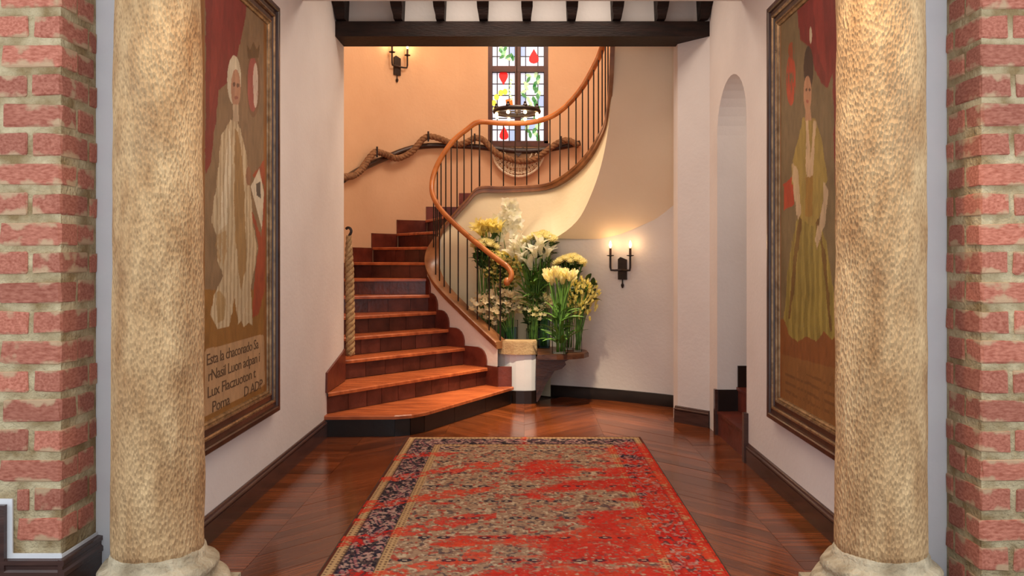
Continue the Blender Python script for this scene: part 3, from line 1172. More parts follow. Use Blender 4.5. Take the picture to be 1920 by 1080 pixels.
def color_grid(name, pts, col, m, parent=None, solid=None, **kw):
    """pts (nv,nu,3) grid of positions with one colour per vertex"""
    nv, nu = pts.shape[:2]
    me = bpy.data.meshes.new(name)
    idx = np.arange(nv * nu).reshape(nv, nu)
    quads = np.stack([idx[:-1, :-1], idx[:-1, 1:], idx[1:, 1:], idx[1:, :-1]], -1).reshape(-1, 4)
    me.vertices.add(nv * nu)
    me.vertices.foreach_set('co', pts.reshape(-1).astype(np.float32))
    me.loops.add(quads.size)
    me.loops.foreach_set('vertex_index', quads.reshape(-1).astype(np.int32))
    me.polygons.add(len(quads))
    me.polygons.foreach_set('loop_start', (np.arange(len(quads)) * 4).astype(np.int32))
    me.update(calc_edges=True)
    at = me.color_attributes.new('col', 'FLOAT_COLOR', 'POINT')
    rgba = np.concatenate([np.clip(col, 0, 1).reshape(-1, 3), np.ones((nv * nu, 1))], 1).astype(np.float32)
    at.data.foreach_set('color', rgba.reshape(-1))
    me.materials.append(M[m])
    me.validate()
    o = bpy.data.objects.new(name, me)
    COL.objects.link(o)
    if parent is not None:
        o.parent = parent
    return tag(o, kw.get('label'), kw.get('cat'), kw.get('group'), kw.get('kind'))


# ------------------------------------------------------------------ rug
def make_rug():
    X0, X1, Y0, Y1 = -0.905, 0.90, 3.12, 6.235
    nu, nv = 330, 560
    xs = np.linspace(X0, X1, nu)
    ys = np.linspace(Y1, Y0, nv)
    x, y = np.meshgrid(xs, ys)
    e = Y1 - y
    dside = np.minimum(x - X0, X1 - x)
    d = np.minimum(dside, np.minimum(e * 0.95, (y - Y0)))
    onside = dside < np.minimum(e * .95, y - Y0)
    s = np.where(onside, y, x)           # coordinate along the border
    n1 = fbm(x * 26, y * 26, 1)
    n2 = fbm(x * 60, y * 60, 11, 3)
    n3 = fbm(x * 9, y * 9, 21)
    col = np.zeros(x.shape + (3,))
    col[:] = L3((164, 132, 104))
    # field: beige with small floral specks
    blend(col, n2 > 0.56, (128, 88, 74), 0.6)
    blend(col, fbm(x * 48, y * 48, 31, 2) > 0.66, (196, 172, 140), 0.9)
    blend(col, fbm(x * 40, y * 40, 41, 2) > 0.68, (60, 52, 62), 0.7)
    blend(col, fbm(x * 36, y * 36, 51, 2) > 0.70, (168, 52, 40), 0.8)
    # lattice of small dark rosettes, in mirrored pairs
    u, v = x / 0.30, (e - 0.3) / 0.30
    ru, rv = np.abs((u + 0.5 * (np.floor(v) % 2)) % 1 - 0.5), np.abs(v % 1 - 0.5)
    ros = ((ru * 1.0 - 0.16) ** 2 * 2 + rv ** 2 * 6) < 0.026
    blend(col, ros & (n1 > 0.34), (36, 34, 48), 0.95)
    blend(col, ((ru - 0.16) ** 2 * 2 + rv ** 2 * 6) < 0.003, (196, 170, 140), 1)
    # spandrel corners: bluish dense pattern
    corner = (np.abs(x) * 0.9 + (0.55 - e) * 0.9) > 0.62
    mot = np.sin(x * 95 + 3 * n3) * np.sin(y * 75 + 4 * n3)
    blend(col, corner & (mot > 0.1), (48, 44, 60), 0.85)
    blend(col, corner & (mot < -0.45), (178, 138, 128), 0.8)
    # borders
    mainb = (d > 0.062) & (d < 0.235)
    bm_ = np.sin(s * 42 + 3.0 * np.sin(d * 52)) * np.cos((d - 0.15) * 48 + 1.6 * np.sin(s * 21))
    blend(col, mainb, (66, 52, 62))
    blend(col, mainb & (bm_ > 0.05), (38, 36, 46), 1)
    blend(col, mainb & (bm_ > 0.55), (166, 118, 112), 0.95)
    blend(col, mainb & (bm_ < -0.40), (150, 92, 92), 0.95)
    blend(col, mainb & (n2 > 0.58), (186, 152, 134), 0.8)
    blend(col, mainb & (n1 > 0.60), (30, 28, 36), 0.85)
    for a, b in ((0.012, 0.062), (0.235, 0.285)):
        g = (d > a) & (d < b)
        blend(col, g, (186, 150, 106))
        dots = (np.sin(s * 2 * PI / 0.030) > 0.1) & (np.abs((d - a) / (b - a) % 0.5 - 0.25) < 0.11)
        blend(col, g & dots, (96, 62, 52), 0.85)
    blend(col, ((d > 0.058) & (d < 0.066)) | ((d > 0.231) & (d < 0.239)), (58, 40, 40), 0.8)
    blend(col, d < 0.012, (92, 46, 34), 1)
    # faded red dye: streaks across the rug, dense on the right half
    st = fbm(x * 2.0 + 3, y * 5.5, 61, 5) + 0.10 * (n1 - 0.5) + 0.16 * (n2 - 0.5)
    grad = 0.27 * np.clip((x - 0.12) / 0.75, -1, 1) + 0.06 * np.clip((e - 0.6) / 1.2, -1, 1)
    rm = np.clip((st + grad - 0.535) / 0.07, 0, 1)
    rm *= np.clip((e - 0.55 + 0.42 * np.clip(x / 0.9, -1, 1) + 0.3 * (n3 - .5)) / 0.15, 0, 1)
    # a red vertical tongue near the top middle and diagonal streaks on the left border
    tong = np.clip(1 - np.abs(x + 0.02 + 0.14 * (n3 - 0.5)) / 0.045, 0, 1) * (e < 0.45) * (n1 > .36)
    dg = (np.sin((y - 0.55 * x) * 11.5 + 2 * n3) > 0.62) & (x < -0.15) & (e > 0.5) & (n1 > 0.40)
    rm = np.maximum(rm, tong * 0.9)
    rm = np.maximum(rm, dg * 0.85)
    rm *= np.where(n2 > 0.62, 0.35, 1.0)
    keep = mainb & (bm_ > 0.35) & (n1 > 0.42)
    rm *= np.where(keep, 0.25, 1)
    rm *= np.where(ros & (n1 > .42), 0.2, 1)
    redc = L3((196, 40, 28))[None, None] * (0.75 + 0.5 * n1[..., None])
    org = L3((204, 62, 36))[None, None] * (0.85 + 0.3 * n1[..., None])
    mixo = np.clip((fbm(x * 5, y * 5, 77) - 0.45) * 5, 0, 1)[..., None]
    rc = redc * (1 - mixo) + org * mixo
    col = col * (1 - rm[..., None] * 0.93) + rc * rm[..., None] * 0.93
    col *= (0.76 + 0.28 * fbm(x * 120, y * 120, 91, 2))[..., None]
    z = 0.010 + 0.0015 * fbm(x * 50, y * 50, 97, 2)
    pts = np.stack([x, y, z], -1)
    rt = thing('rug', 'large faded red and beige oriental rug on the parquet', 'rug', (0, 0, 0))
    color_grid('pile', pts, col, 'rug', rt)
    MB().box(X0 - 0.006, X1 + 0.006, Y0 - 0.006, Y1 + 0.006, 0.001, 0.0095).build('rug_backing', 'ink', rt)


make_rug()


# ------------------------------------------------------------------ paintings
def frame_sweep(X, sx, y0, y1, z0, z1, prof, name, m, parent):
    """mitred moulding around a rectangle on the plane x=X; prof = (inset, height out of the wall)"""
    loops = []
    for (d, h) in prof:
        xx = X + sx * h
        loops.append([(xx, y0 + d, z0 + d), (xx, y1 - d, z0 + d), (xx, y1 - d, z1 - d), (xx, y0 + d, z1 - d), (xx, y0 + d, z0 + d)])
    return MB().grid(loops).build(name, m, parent)


def painting(sx, X, fy0, fy1, fz0, fz1, painter, label, w=0.15):
    t = thing('painting', label, 'painting', (0, 0, 0))
    frame_sweep(X, sx, fy0, fy1, fz0, fz1, [(0, 0), (0, 0.046), (0.006, 0.052), (0.03, 0.054), (0.036, 0.048), (0.04, 0.036), (0.062, 0.034)], 'outer_frame', 'frame', t)
    frame_sweep(X, sx, fy0, fy1, fz0, fz1, [(0.062, 0.034), (0.066, 0.042), (0.076, 0.043), (0.082, 0.034)], 'gilt_bead', 'gilt', t)
    frame_sweep(X, sx, fy0, fy1, fz0, fz1, [(0.082, 0.034), (0.086, 0.026), (0.11, 0.026), (0.113, 0.031)], 'inner_frame', 'frame', t)
    frame_sweep(X, sx, fy0, fy1, fz0, fz1, [(0.113, 0.031), (0.118, 0.035), (0.127, 0.034), (0.13, 0.026), (0.138, 0.028), (0.146, 0.022), (w, 0.012)], 'gilt_slip', 'gilt', t)
    xc = X + sx * 0.014
    nu, nv = 170, 420
    yy = np.linspace(fy0 + w - 0.004, fy1 - w + 0.004, nu)
    zz = np.linspace(fz0 + w - 0.004, fz1 - w + 0.004, nv)
    y, z = np.meshgrid(yy, zz)
    # motif coordinates on the canvas (perspective-free mapping from a sketch grid)
    px = CX + xc * F / y
    py = CY - (z - H) * F / y
    col = painter(px, py, y, z)
    pts = np.stack([np.full_like(y, xc), y, z], -1)
    if sx < 0:
        pts = pts[:, ::-1]
        col = col[:, ::-1]
    c = color_grid('canvas', pts, col, 'canvas', t)
    return t, c, xc


def ell(px, py, cx, cy, rx, ry):
    return ((px - cx) / rx) ** 2 + ((py - cy) / ry) ** 2 < 1


def paint_man(px, py, y, z):
    col = np.zeros(px.shape + (3,))
    n = fbm(y * 7, z * 4, 3)
    n2 = fbm(y * 40, z * 14, 5)
    jx = px + (n2 - 0.5) * 5
    jy = py + (n - 0.5) * 12
    col[:] = L3((132, 104, 74))
    blend(col, jy > 545, (140, 96, 44))
    blend(col, (px > 494) | (px < 384), (138, 88, 40))
    blend(col, inpoly(jx, jy, [(385, -60), (470, -60), (464, 0), (460, 33), (450, 83), (443, 108), (428, 150), (410, 170), (402, 250), (395, 308), (385, 330)]), (124, 42, 36))
    blend(col, inpoly(jx, jy, [(400, -60), (425, -60), (415, 80), (398, 200), (392, 230)]), (146, 54, 44), 0.6)
    # red cloth at the right, paper
    blend(col, inpoly(jx, jy, [(467, 382), (491, 447), (497, 318), (497, 545), (484, 590), (473, 595), (478, 500), (486, 468)]), (152, 66, 40))
    blend(col, inpoly(jx, jy, [(472, 330), (497, 300), (497, 350)]), (156, 72, 42))
    blend(col, inpoly(px, py, [(470, 350), (486, 316), (495, 361), (491, 430)]), (204, 188, 160))
    blend(col, inpoly(px, py, [(480, 345), (488, 340), (489, 372), (481, 366)]) & (n2 > .45), (80, 70, 62))
    # crest
    blend(col, ell(px, py, 475, 158, 13, 62), (120, 84, 56))
    blend(col, ell(px, py, 474, 158, 10, 52), (158, 78, 68))
    blend(col, ell(px, py, 479, 160, 5, 42) & (n2 > 0.4), (200, 176, 156))
    blend(col, inpoly(px, py, [(465, 110), (463, 84), (469, 94), (475, 78), (481, 92), (487, 84), (485, 108)]), (104, 76, 44))
    # robe
    robe = [(440, 214), (432, 226), (416, 253), (408, 328), (397, 414), (405, 436), (408, 490), (418, 516), (404, 548), (394, 592), (408, 618), (430, 613), (440, 560), (446, 610), (452, 600), (458, 612), (466, 604), (473, 610), (470, 538), (483, 468), (474, 420), (470, 361), (462, 291), (451, 248)]
    blend(col, inpoly(jx, jy, robe), (196, 174, 138))
    blend(col, inpoly(jx, jy, [(430, 240), (436, 300), (425, 420), (412, 430), (420, 330)]), (216, 200, 168), 0.9)
    blend(col, inpoly(jx, jy, [(440, 240), (447, 250), (458, 330), (462, 500), (452, 545), (446, 500), (440, 400)]), (150, 112, 62), 0.9)
    fold = (np.sin(px * 0.9 + 6 * n + py * 0.01) > 0.35)
    blend(col, inpoly(jx, jy, robe) & fold, (150, 118, 78), 0.55)
    blend(col, inpoly(jx, jy, [(404, 552), (412, 545), (424, 560), (420, 600), (408, 606)]), (156, 120, 66), 0.7)
    blend(col, inpoly(jx, jy, [(402, 440), (424, 430), (430, 450), (418, 500), (408, 484)]) & (n2 > .45), (168, 130, 80), 0.7)
    # hands, head
    blend(col, ell(px, py, 466, 330, 5, 18), (142, 98, 70))
    blend(col, ell(px, py, 439, 150, 13, 46), (206, 190, 160))
    blend(col, ell(px, py, 442, 166, 9, 36), (176, 128, 98))
    blend(col, ell(px, py, 446, 160, 3, 4) | ell(px, py, 439, 158, 2.5, 4), (84, 56, 42), 0.8)
    blend(col, ell(px, py, 443, 183, 3.5, 3), (138, 70, 60), 0.8)
    blend(col, inpoly(px, py, [(436, 196), (447, 196), (448, 228), (438, 228)]), (186, 160, 128))
    # cartouche
    blend(col, inpoly(px, py, [(384, 660), (387, 655), (492, 627), (495, 630), (497, 721), (383, 782)]), (178, 140, 100))
    col *= (0.72 + 0.55 * n2)[..., None] * (0.72 + 0.3 * n)[..., None]
    return col


def paint_woman(px, py, y, z):
    col = np.zeros(px.shape + (3,))
    n = fbm(y * 7, z * 4, 103)
    n2 = fbm(y * 40, z * 14, 105)
    jx = px + (n2 - 0.5) * 5
    jy = py + (n - 0.5) * 12
    col[:] = L3((116, 96, 66))
    blend(col, jy > 600, (128, 74, 34))
    blend(col, (px < 1464), (146, 86, 42))
    blend(col, inpoly(jx, jy, [(1495, 25), (1500, 75), (1515, 85), (1528, 130), (1540, 155), (1552, 168), (1561, 140), (1564, 250), (1566, 400), (1582, 430), (1590, -60), (1500, -60)]), (120, 36, 32))
    blend(col, inpoly(jx, jy, [(1520, -40), (1540, -40), (1545, 60), (1550, 140), (1535, 110)]), (150, 50, 42), 0.6)
    blend(col, ell(px, py, 1483, 150, 9, 48) & (n2 > 0.38), (176, 66, 38))
    blend(col, ell(px, py, 1484, 95, 6, 16) & (n2 > 0.4), (150, 70, 40))
    blend(col, inpoly(jx, jy, [(1469, 345), (1487, 330), (1489, 385), (1470, 395)]), (172, 58, 34))
    skirt = [(1500, 398), (1530, 398), (1548, 450), (1566, 560), (1574, 620), (1560, 640), (1545, 622), (1530, 640), (1512, 632), (1496, 642), (1480, 630), (1470, 600), (1476, 520), (1488, 440)]
    blend(col, inpoly(jx, jy, skirt), (132, 112, 50))
    blend(col, inpoly(jx, jy, skirt) & (np.sin(px * 0.55 + 5 * n) > 0.2), (158, 136, 66), 0.7)
    blend(col, inpoly(jx, jy, [(1498, 410), (1490, 470), (1478, 600), (1482, 600), (1496, 480), (1505, 410)]), (98, 62, 28), 0.8)
    blend(col, inpoly(jx, jy, [(1527, 410), (1540, 470), (1556, 625), (1560, 620), (1548, 480), (1534, 410)]), (98, 62, 28), 0.8)
    blend(col, inpoly(jx, jy, [(1506, 222), (1528, 222), (1540, 262), (1552, 335), (1545, 352), (1540, 400), (1525, 425), (1500, 410), (1494, 360), (1485, 345), (1486, 300), (1497, 260)]), (156, 130, 64))
    blend(col, inpoly(jx, jy, [(1510, 225), (1516, 225), (1520, 300), (1525, 225), (1530, 228), (1524, 330), (1512, 330)]), (204, 170, 132), 0.9)
    blend(col, inpoly(jx, jy, [(1486, 305), (1496, 320), (1502, 400), (1496, 415), (1488, 360)]), (196, 166, 130), 0.8)
    blend(col, inpoly(jx, jy, [(1545, 340), (1555, 355), (1546, 420), (1532, 470), (1528, 450), (1542, 390)]), (196, 166, 130), 0.8)
    blend(col, inpoly(jx, jy, [(1510, 330), (1524, 330), (1522, 405), (1510, 405)]), (156, 110, 44), 0.8)
    blend(col, ell(px, py, 1516, 128, 9, 42), (62, 42, 30))
    blend(col, ell(px, py, 1520, 66, 2.5, 16), (190, 170, 140))
    blend(col, ell(px, py, 1514, 176, 7.5, 34), (178, 128, 94))
    blend(col, ell(px, py, 1512, 168, 2, 3) | ell(px, py, 1518, 168, 2, 3), (70, 44, 34), 0.8)
    blend(col, ell(px, py, 1514, 190, 2.5, 3), (150, 66, 56), 0.8)
    blend(col, inpoly(px, py, [(1511, 200), (1519, 200), (1522, 226), (1509, 226)]), (176, 130, 96))
    blend(col, inpoly(px, py, [(1466, 664), (1600, 700), (1600, 860), (1466, 760)]), (134, 88, 44))
    blend(col, inpoly(px, py, [(1472, 690), (1600, 728), (1600, 800), (1472, 735)]) & (np.sin((z) * 130 + 2 * n) > 0.5) & (n2 > .45), (100, 64, 32), 0.7)
    col *= (0.72 + 0.55 * n2)[..., None] * (0.72 + 0.3 * n)[..., None]
    return col


pl, pc, pxc = painting(1, XL, 3.62, 4.965, 0.458, 2.957, paint_man, 'tall framed portrait of a standing figure in a white robe')
pr, prc, _ = painting(-1, XR, 3.66, 4.90, 0.43, 2.93, paint_woman, 'tall framed portrait of a standing figure in a yellow gown')


def text_mesh(body, size, name):
    cu = bpy.data.curves.new(name, 'FONT')
    cu.body = body
    cu.size = size
    cu.extrude = 0.0004
    cu.space_character = 0.9
    cu.resolution_u = 2
    to = bpy.data.objects.new(name, cu)
    COL.objects.link(to)
    dg = bpy.context.evaluated_depsgraph_get()
    me = bpy.data.meshes.new_from_object(to.evaluated_get(dg))
    bpy.data.objects.remove(to)
    return me


for i, (s_, yst) in enumerate((('Esta la chaconado Sa', 3.90), ('rNasil Luon adpan i', 3.92), ('Lux Flaczuoton t', 3.91), ('Poma        D ADP', 3.97))):
    me = text_mesh(s_, 0.08, 'inscription_line')
    me.materials.append(M['faded_ink'])
    o = bpy.data.objects.new('inscription_line', me)
    COL.objects.link(o)
    o.parent = pc
    o['kind'] = 'stuff'
    xs_ = [v.co.x for v in me.vertices]
    wd = max(xs_) - min(xs_)
    o.rotation_euler = (PI / 2, 0, PI / 2)
    o.scale = (0.76 / wd if i != 2 else 0.70 / wd, 1.0, 1)
    o.location = (pxc + 0.001, yst, 0.878 - i * 0.081)

# ------------------------------------------------------------------ stained glass window
win = MB()
ft = 0.05
for (a, b, c, d_) in ((WX0, WX0 + ft, WZ0, WZ1), (WX1 - ft, WX1, WZ0, WZ1), (WX0, WX1, WZ0, WZ0 + ft), (WX0, WX1, WZ1 - ft, WZ1)):
    win.box(a, b, YW + 0.01, YW + 0.08, c, d_)
wo = win.build('window_1', 'win_frame', kind='structure', label='leaded stained glass window in a dark red-brown frame')
mx_ = -0.080
MB().box(mx_ - 0.032, mx_ + 0.032, YW + 0.005, YW + 0.075, WZ0 + ft, WZ1 - ft).build('mullion', 'win_frame', wo)
tz = 3.735
MB().box(WX0 + ft, WX1 - ft, YW + 0.0, YW + 0.08, tz - 0.036, tz + 0.036).build('transom', 'win_frame', wo)
for (xa, xb) in ((WX0 + ft, mx_ - 0.032), (mx_ + 0.032, WX1 - ft)):
    for (za, zb, nr) in ((WZ0 + ft, tz - 0.036, 6), (tz + 0.036, WZ1 - ft, 5)):
        xc_ = [xa, xa + (xb - xa) * 0.22, xa + (xb - xa) * 0.74, xb]
        for r in range(nr):
            z0 = za + (zb - za) * r / nr
            z1 = za + (zb - za) * (r + 1) / nr
            for c0, c1 in zip(xc_, xc_[1:]):
                pn = MB().box(c0 + 0.003, c1 - 0.003, YW + 0.045, YW + 0.05, z0 + 0.003, z1 - 0.003)
                pn.build('pane', random.choice(['g_clear', 'g_clear', 'g_clear', 'g_blue']), wo)
        lead = MB()
        for r in range(nr + 1):
            z0 = za + (zb - za) * r / nr
            lead.box(xa, xb, YW + 0.042, YW + 0.053, z0 - 0.006, z0 + 0.006)
        for c0 in xc_:
            lead.box(c0 - 0.006, c0 + 0.006, YW + 0.0415, YW + 0.0535, za, zb)
        lead.build('leading', 'lead', wo)


def win_piece(px_poly, m, dy=0.038):
    yy = YW + dy
    MB().extrude([P(a, b, yy) for a, b in px_poly], (0, 0.006, 0)).build('glass_piece', m, wo)


def drop(cx, cy, w, h, up=1):
    out = []
    for i in range(14):
        a = 2 * PI * i / 14
        r = 1.0
        x = w * 1.15 * math.sin(a) * (math.sin(a / 2) ** 1.7)
        y = -h * math.cos(a)
        out.append((cx + x, cy + y * up))
    return out


win_piece(drop(1001, 105, 12, 14), 'g_red')
win_piece(drop(944, 147, 11, 13, -1), 'g_red')
win_piece(drop(945, 249, 11, 13), 'g_red')
for (cx, cy) in ((929, 205), (926, 193), (931, 182), (939, 174), (947, 172)):
    win_piece([(cx + 5 * math.cos(a), cy + 6 * math.sin(a)) for a in [2 * PI * i / 7 for i in range(7)]], 'g_yellow')
win_piece([(948, 187), (960, 184), (962, 199), (950, 202)], 'g_orange')
random.seed(21)


def leafp(cx, cy, L, w, ang):
    pts = [(0, -L), (w, -L * .3), (w * .8, L * .4), (0, L), (-w * .8, L * .4), (-w, -L * .3)]
    ca, sa = math.cos(ang), math.sin(ang)
    return [(cx + a * ca - b * sa, cy + a * sa + b * ca) for a, b in pts]


for i in range(22):
    t = i / 21
    yv = 140 + t * 122
    win_piece(leafp(1006 + 4 * math.sin(i * 1.3) + random.uniform(-2, 2), yv, 7.0, 3.6, random.uniform(-.8, .8)), random.choice(['g_green', 'g_green', 'g_pale']), 0.036)
for i in range(16):
    yv = 142 + i * 7.4
    win_piece(leafp(988 + 5 * math.sin(i * 0.9 + 1) + random.uniform(-3, 3), yv, 7.0, 3.2, random.uniform(-1.2, 1.2)), random.choice(['g_pale', 'g_green', 'g_pale']), 0.036)
for i in range(12):
    win_piece(leafp(948 + random.uniform(-10, 14), 90 + random.uniform(-2, 26), 6.5, 3.0, random.uniform(-1.2, 1.2)), random.choice(['g_pale', 'g_green']), 0.036)
for i in range(7):
    win_piece(leafp(956 + random.uniform(-4, 6), 150 + i * 6, 4, 1.6, random.uniform(-1.2, 1.2)), 'g_pale', 0.036)
MB().box(WX0 - 0.02, WX1 + 0.02, YW - 0.03, YW + 0.01, WZ0 - 0.02, WZ0 + 0.015).build('window_sill', 'win_frame', wo)


# ------------------------------------------------------------------ wicker half round below the window
def wicker():
    t = thing('wicker_panel', 'half-round openwork wicker panel hanging below the stained glass window', 'panel', (0, 0, 0))
    yy = YW - 0.07
    c = P(972, 281, yy)
    R = 0.315
    MB().tube([c + Vector((R * math.cos(a), 0, R * 1.03 * math.sin(a))) for a in [PI + PI * i / 28 for i in range(29)]], 0.015, 6).build('rim', 'wicker', t)
    MB().tube([c + Vector((-R, 0, 0)), c + Vector((R, 0, 0))], 0.010, 6).build('rim', 'iron', t)
    MB().tube([c + Vector((R * 0.84 * math.cos(a), 0, R * 0.87 * math.sin(a))) for a in [PI + PI * i / 28 for i in range(29)]], 0.007, 6).build('rim', 'wicker', t)
    w = MB()
    for q in (0.92, 0.70, 0.54):
        pts = []
        for i in range(60):
            a = PI + PI * i / 59
            rr = R * q * (1 + 0.03 * math.sin(i * 2.2))
            pts.append(c + Vector((rr * math.cos(a), 0.006 * math.sin(i * PI), rr * math.sin(a))))
        w.tube(pts, 0.008, 4)
    w.build('weave', 'wicker', t, kind='stuff')
    w = MB()
    for i in range(17):
        a = PI + PI * (i + .5) / 17
        w.tube([c + Vector((R * .5 * math.cos(a), 0, R * .5 * math.sin(a))), c + Vector((R * math.cos(a), 0, R * 1.02 * math.sin(a)))], 0.006, 4)
    w.build('spokes', 'rope', t, kind='stuff')
    w = MB()
    for i in range(5):
        z = -R * 0.45 - i * R * 0.11
        hw = R * math.sqrt(max(0.02, 0.88 ** 2 - (z / R) ** 2)) * 0.62
        w.tube([c + Vector((-hw + 2 * hw * k / 12, 0.004 * math.sin(k * PI), z)) for k in range(13)], 0.007, 4)
    for i in range(9):
        x = -R * .5 + i * R * .125
        w.tube([c + Vector((x, -0.004, -R * 0.42)), c + Vector((x, -0.004, -R * 0.93))], 0.006, 4)
    w.build('weave', 'wicker', t, kind='stuff')
    # dark carved heart
    MB().extrude([c + Vector((R * a, -0.012, R * b)) for a, b in ((-.28, .04), (-.18, .10), (0, .02), (.18, .10), (.28, .04), (.14, -.12), (0, -.28), (-.14, -.12))], (0, 0.02, 0)).build('heart_ornament', 'dark_wood', t)


wicker()


# ------------------------------------------------------------------ rope and rail on the stairwell wall
def wall_y(px):
    """distance of the stairwell wall along an image column"""
    t = (px - CX) / F
    best = None
    for (x, y) in outp + [(-0.8 + 1.6 * i / 40, YW) for i in range(41)] + outr:
        if y < 8.0:
            continue
        e = abs(x / y - t)
        if best is None or e < best[0]:
            best = (e, y)
    return best[1]


def wall_pts(seq, inset):
    out = []
    for (px, py) in seq:
        y = wall_y(px) - inset
        out.append(P(px, py, y))
    return out


rr_ = thing('wall_handrail', 'dark wooden wall rail curving up the stairwell behind the rope', 'handrail', (0, 0, 0))
MB().tube(catmull(wall_pts([(640, 340), (668, 322), (700, 306), (730, 293), (755, 283), (780, 276), (810, 273), (850, 273), (890, 275), (930, 279), (970, 283), (1010, 282), (1050, 276), (1088, 268)], 0.06), 5), 0.034, 10, flat=1.0).build('rail', 'dark_wood', rr_, smooth=True)


def rope_obj(name, path, r, m, label, parent=None, turns=14, strands=3):
    """twisted rope: strands wound around a smooth path"""
    t = thing(name, label, 'rope', (0, 0, 0)) if parent is None else parent
    path = resample(path, max(40, len(path) * 2))
    rs = r if isinstance(r, list) else [r] * len(path)
    n = len(path)
    for s in range(strands):
        pts = []
        prev = None
        for i, p in enumerate(path):
            a, b = path[max(i - 1, 0)], path[min(i + 1, n - 1)]
            tt = (b - a).normalized()
            if prev is None:
                u = tt.cross(Vector((0, 0.3, 1))).normalized()
            else:
                u = (prev - tt * prev.dot(tt)).normalized()
            prev = u
            w = tt.cross(u)
            an = 2 * PI * (s / strands + turns * i / n)
            q = rs[min(i, len(rs) - 1)]
            pts.append(p + (u * math.cos(an) + w * math.sin(an)) * q * 0.5)
        MB().tube(pts, [rs[min(i, len(rs) - 1)] * 0.62 for i in range(n)], 7).build('strand', m, t, smooth=True)
    return t


rope_seq = [(642, 332), (660, 330), (676, 320), (688, 303), (698, 290), (706, 285), (724, 290), (742, 297), (760, 292), (776, 281), (788, 266), (802, 256), (822, 259), (842, 267), (862, 271), (876, 266), (890, 259), (904, 261), (916, 272), (930, 286), (950, 296), (975, 302), (1000, 300), (1018, 288), (1034, 276), (1050, 266), (1064, 263), (1076, 268), (1084, 274)]
rope_obj('wound_rope', catmull(wall_pts(rope_seq, 0.13), 4), 0.036, 'rope', 'thick brown rope looped along the wall rail of the stairwell', turns=26)
for (px, py) in ((707, 284), (803, 255), (890, 259), (1052, 264)):
    q = P(px, py, wall_y(px) - 0.02)
    f_ = P(px, py, wall_y(px) - 0.18)
    up = Vector((0, 0, 0.05))
    hk = MB().tube([q - up * 1.2, f_ - up * 1.2, f_ + up * 0.3, f_ + up * 1.1], 0.011, 6)
    nm = {707: 'leftmost, nearest the hall wall', 803: 'left of the curved handrail', 890: 'just left of the stained glass window', 1052: 'right of the stained glass window'}[px]
    hk.build('rope_hook', 'iron', label='small iron hook holding the wall rope, ' + nm, cat='hook', group='rope hooks')

# hanging rope at the foot of the stair
hp = [Vector((-1.535, 7.0, 1.60)), Vector((-1.532, 6.99, 1.45)), Vector((-1.525, 6.985, 1.2)), Vector((-1.52, 6.985, 0.9)), Vector((-1.52, 6.985, 0.56))]
pth = resample(catmull(hp, 8), 60)
rope_obj('hanging_rope', pth, [0.022 + 0.016 * min(1, i / 30) for i in range(90)], 'rope_pale', 'pale twisted rope hanging by the stair at the left wall end', turns=7)
hk = [Vector((-1.56, 7.0, 1.66)), Vector((-1.54, 6.995, 1.672)), Vector((-1.52, 6.99, 1.662)), Vector((-1.512, 6.99, 1.635)), Vector((-1.53, 6.995, 1.60))]
MB().tube(catmull(hk, 5), 0.012, 6).build('iron_hook', 'iron', label='curled black iron hook at the top of the hanging rope', cat='hook')


# ------------------------------------------------------------------ sconces
def sconce(loc, nrm, label, s=1.0, power=6):
    t = thing('wall_sconce', label, 'sconce', loc, group='iron candle sconces', rz=math.atan2(nrm[0], -nrm[1]))
    # local: +x to the right, -y out of the wall
    MB().extrude([(-0.045 * s, -0.001, -0.10 * s), (0.045 * s, -0.001, -0.10 * s), (0.045 * s, -0.001, 0.095 * s), (0.02 * s, -0.001, 0.105 * s), (-0.02 * s, -0.001, 0.12 * s), (-0.045 * s, -0.001, 0.10 * s)], (0, -0.02, 0)).build('backplate', 'iron', t)
    MB().lathe([(0.0, -0.185 * s), (0.006, -0.18 * s), (0.014, -0.165 * s), (0.016, -0.15 * s), (0.007, -0.135 * s), (0.006, -0.095 * s), (0, -0.09 * s)], (0, -0.012, 0), 10).build('finial', 'iron', t)
    for sx in (-1, 1):
        MB().tube([(0, -0.03, -0.005 * s), (sx * 0.06 * s, -0.055, -0.01 * s), (sx * 0.098 * s, -0.065, -0.008 * s), (sx * 0.104 * s, -0.067, 0.02 * s), (sx * 0.104 * s, -0.067, 0.13 * s)], 0.0105, 7).build('arm', 'iron', t)
        MB().lathe([(0.006, 0.125 * s), (0.034 * s, 0.132 * s), (0.036 * s, 0.138 * s), (0.012, 0.14 * s)], (sx * 0.104 * s, -0.067, 0), 14).build('drip_pan', 'iron', t)
        MB().lathe([(0.012 * s, 0.14 * s), (0.012 * s, 0.205 * s), (0.006, 0.208 * s)], (sx * 0.104 * s, -0.067, 0), 10).build('candle', 'dark_wood', t)
        MB().lathe([(0.001, 0.207 * s), (0.011, 0.222 * s), (0.014, 0.24 * s), (0.009, 0.262 * s), (0.001, 0.28 * s)], (sx * 0.104 * s, -0.067, 0), 10).build('flame_bulb', 'bulb', t, smooth=True)
        d = bpy.data.lights.new('sconce_lamp', 'POINT')
        d.energy = power
        d.color = (1.0, 0.62, 0.32)
        d.shadow_soft_size = 0.02
        lo = bpy.data.objects.new('sconce_lamp', d)
        COL.objects.link(lo)
        lo.parent = t
        lo.location = (sx * 0.104 * s, -0.09, 0.25 * s)
    return t


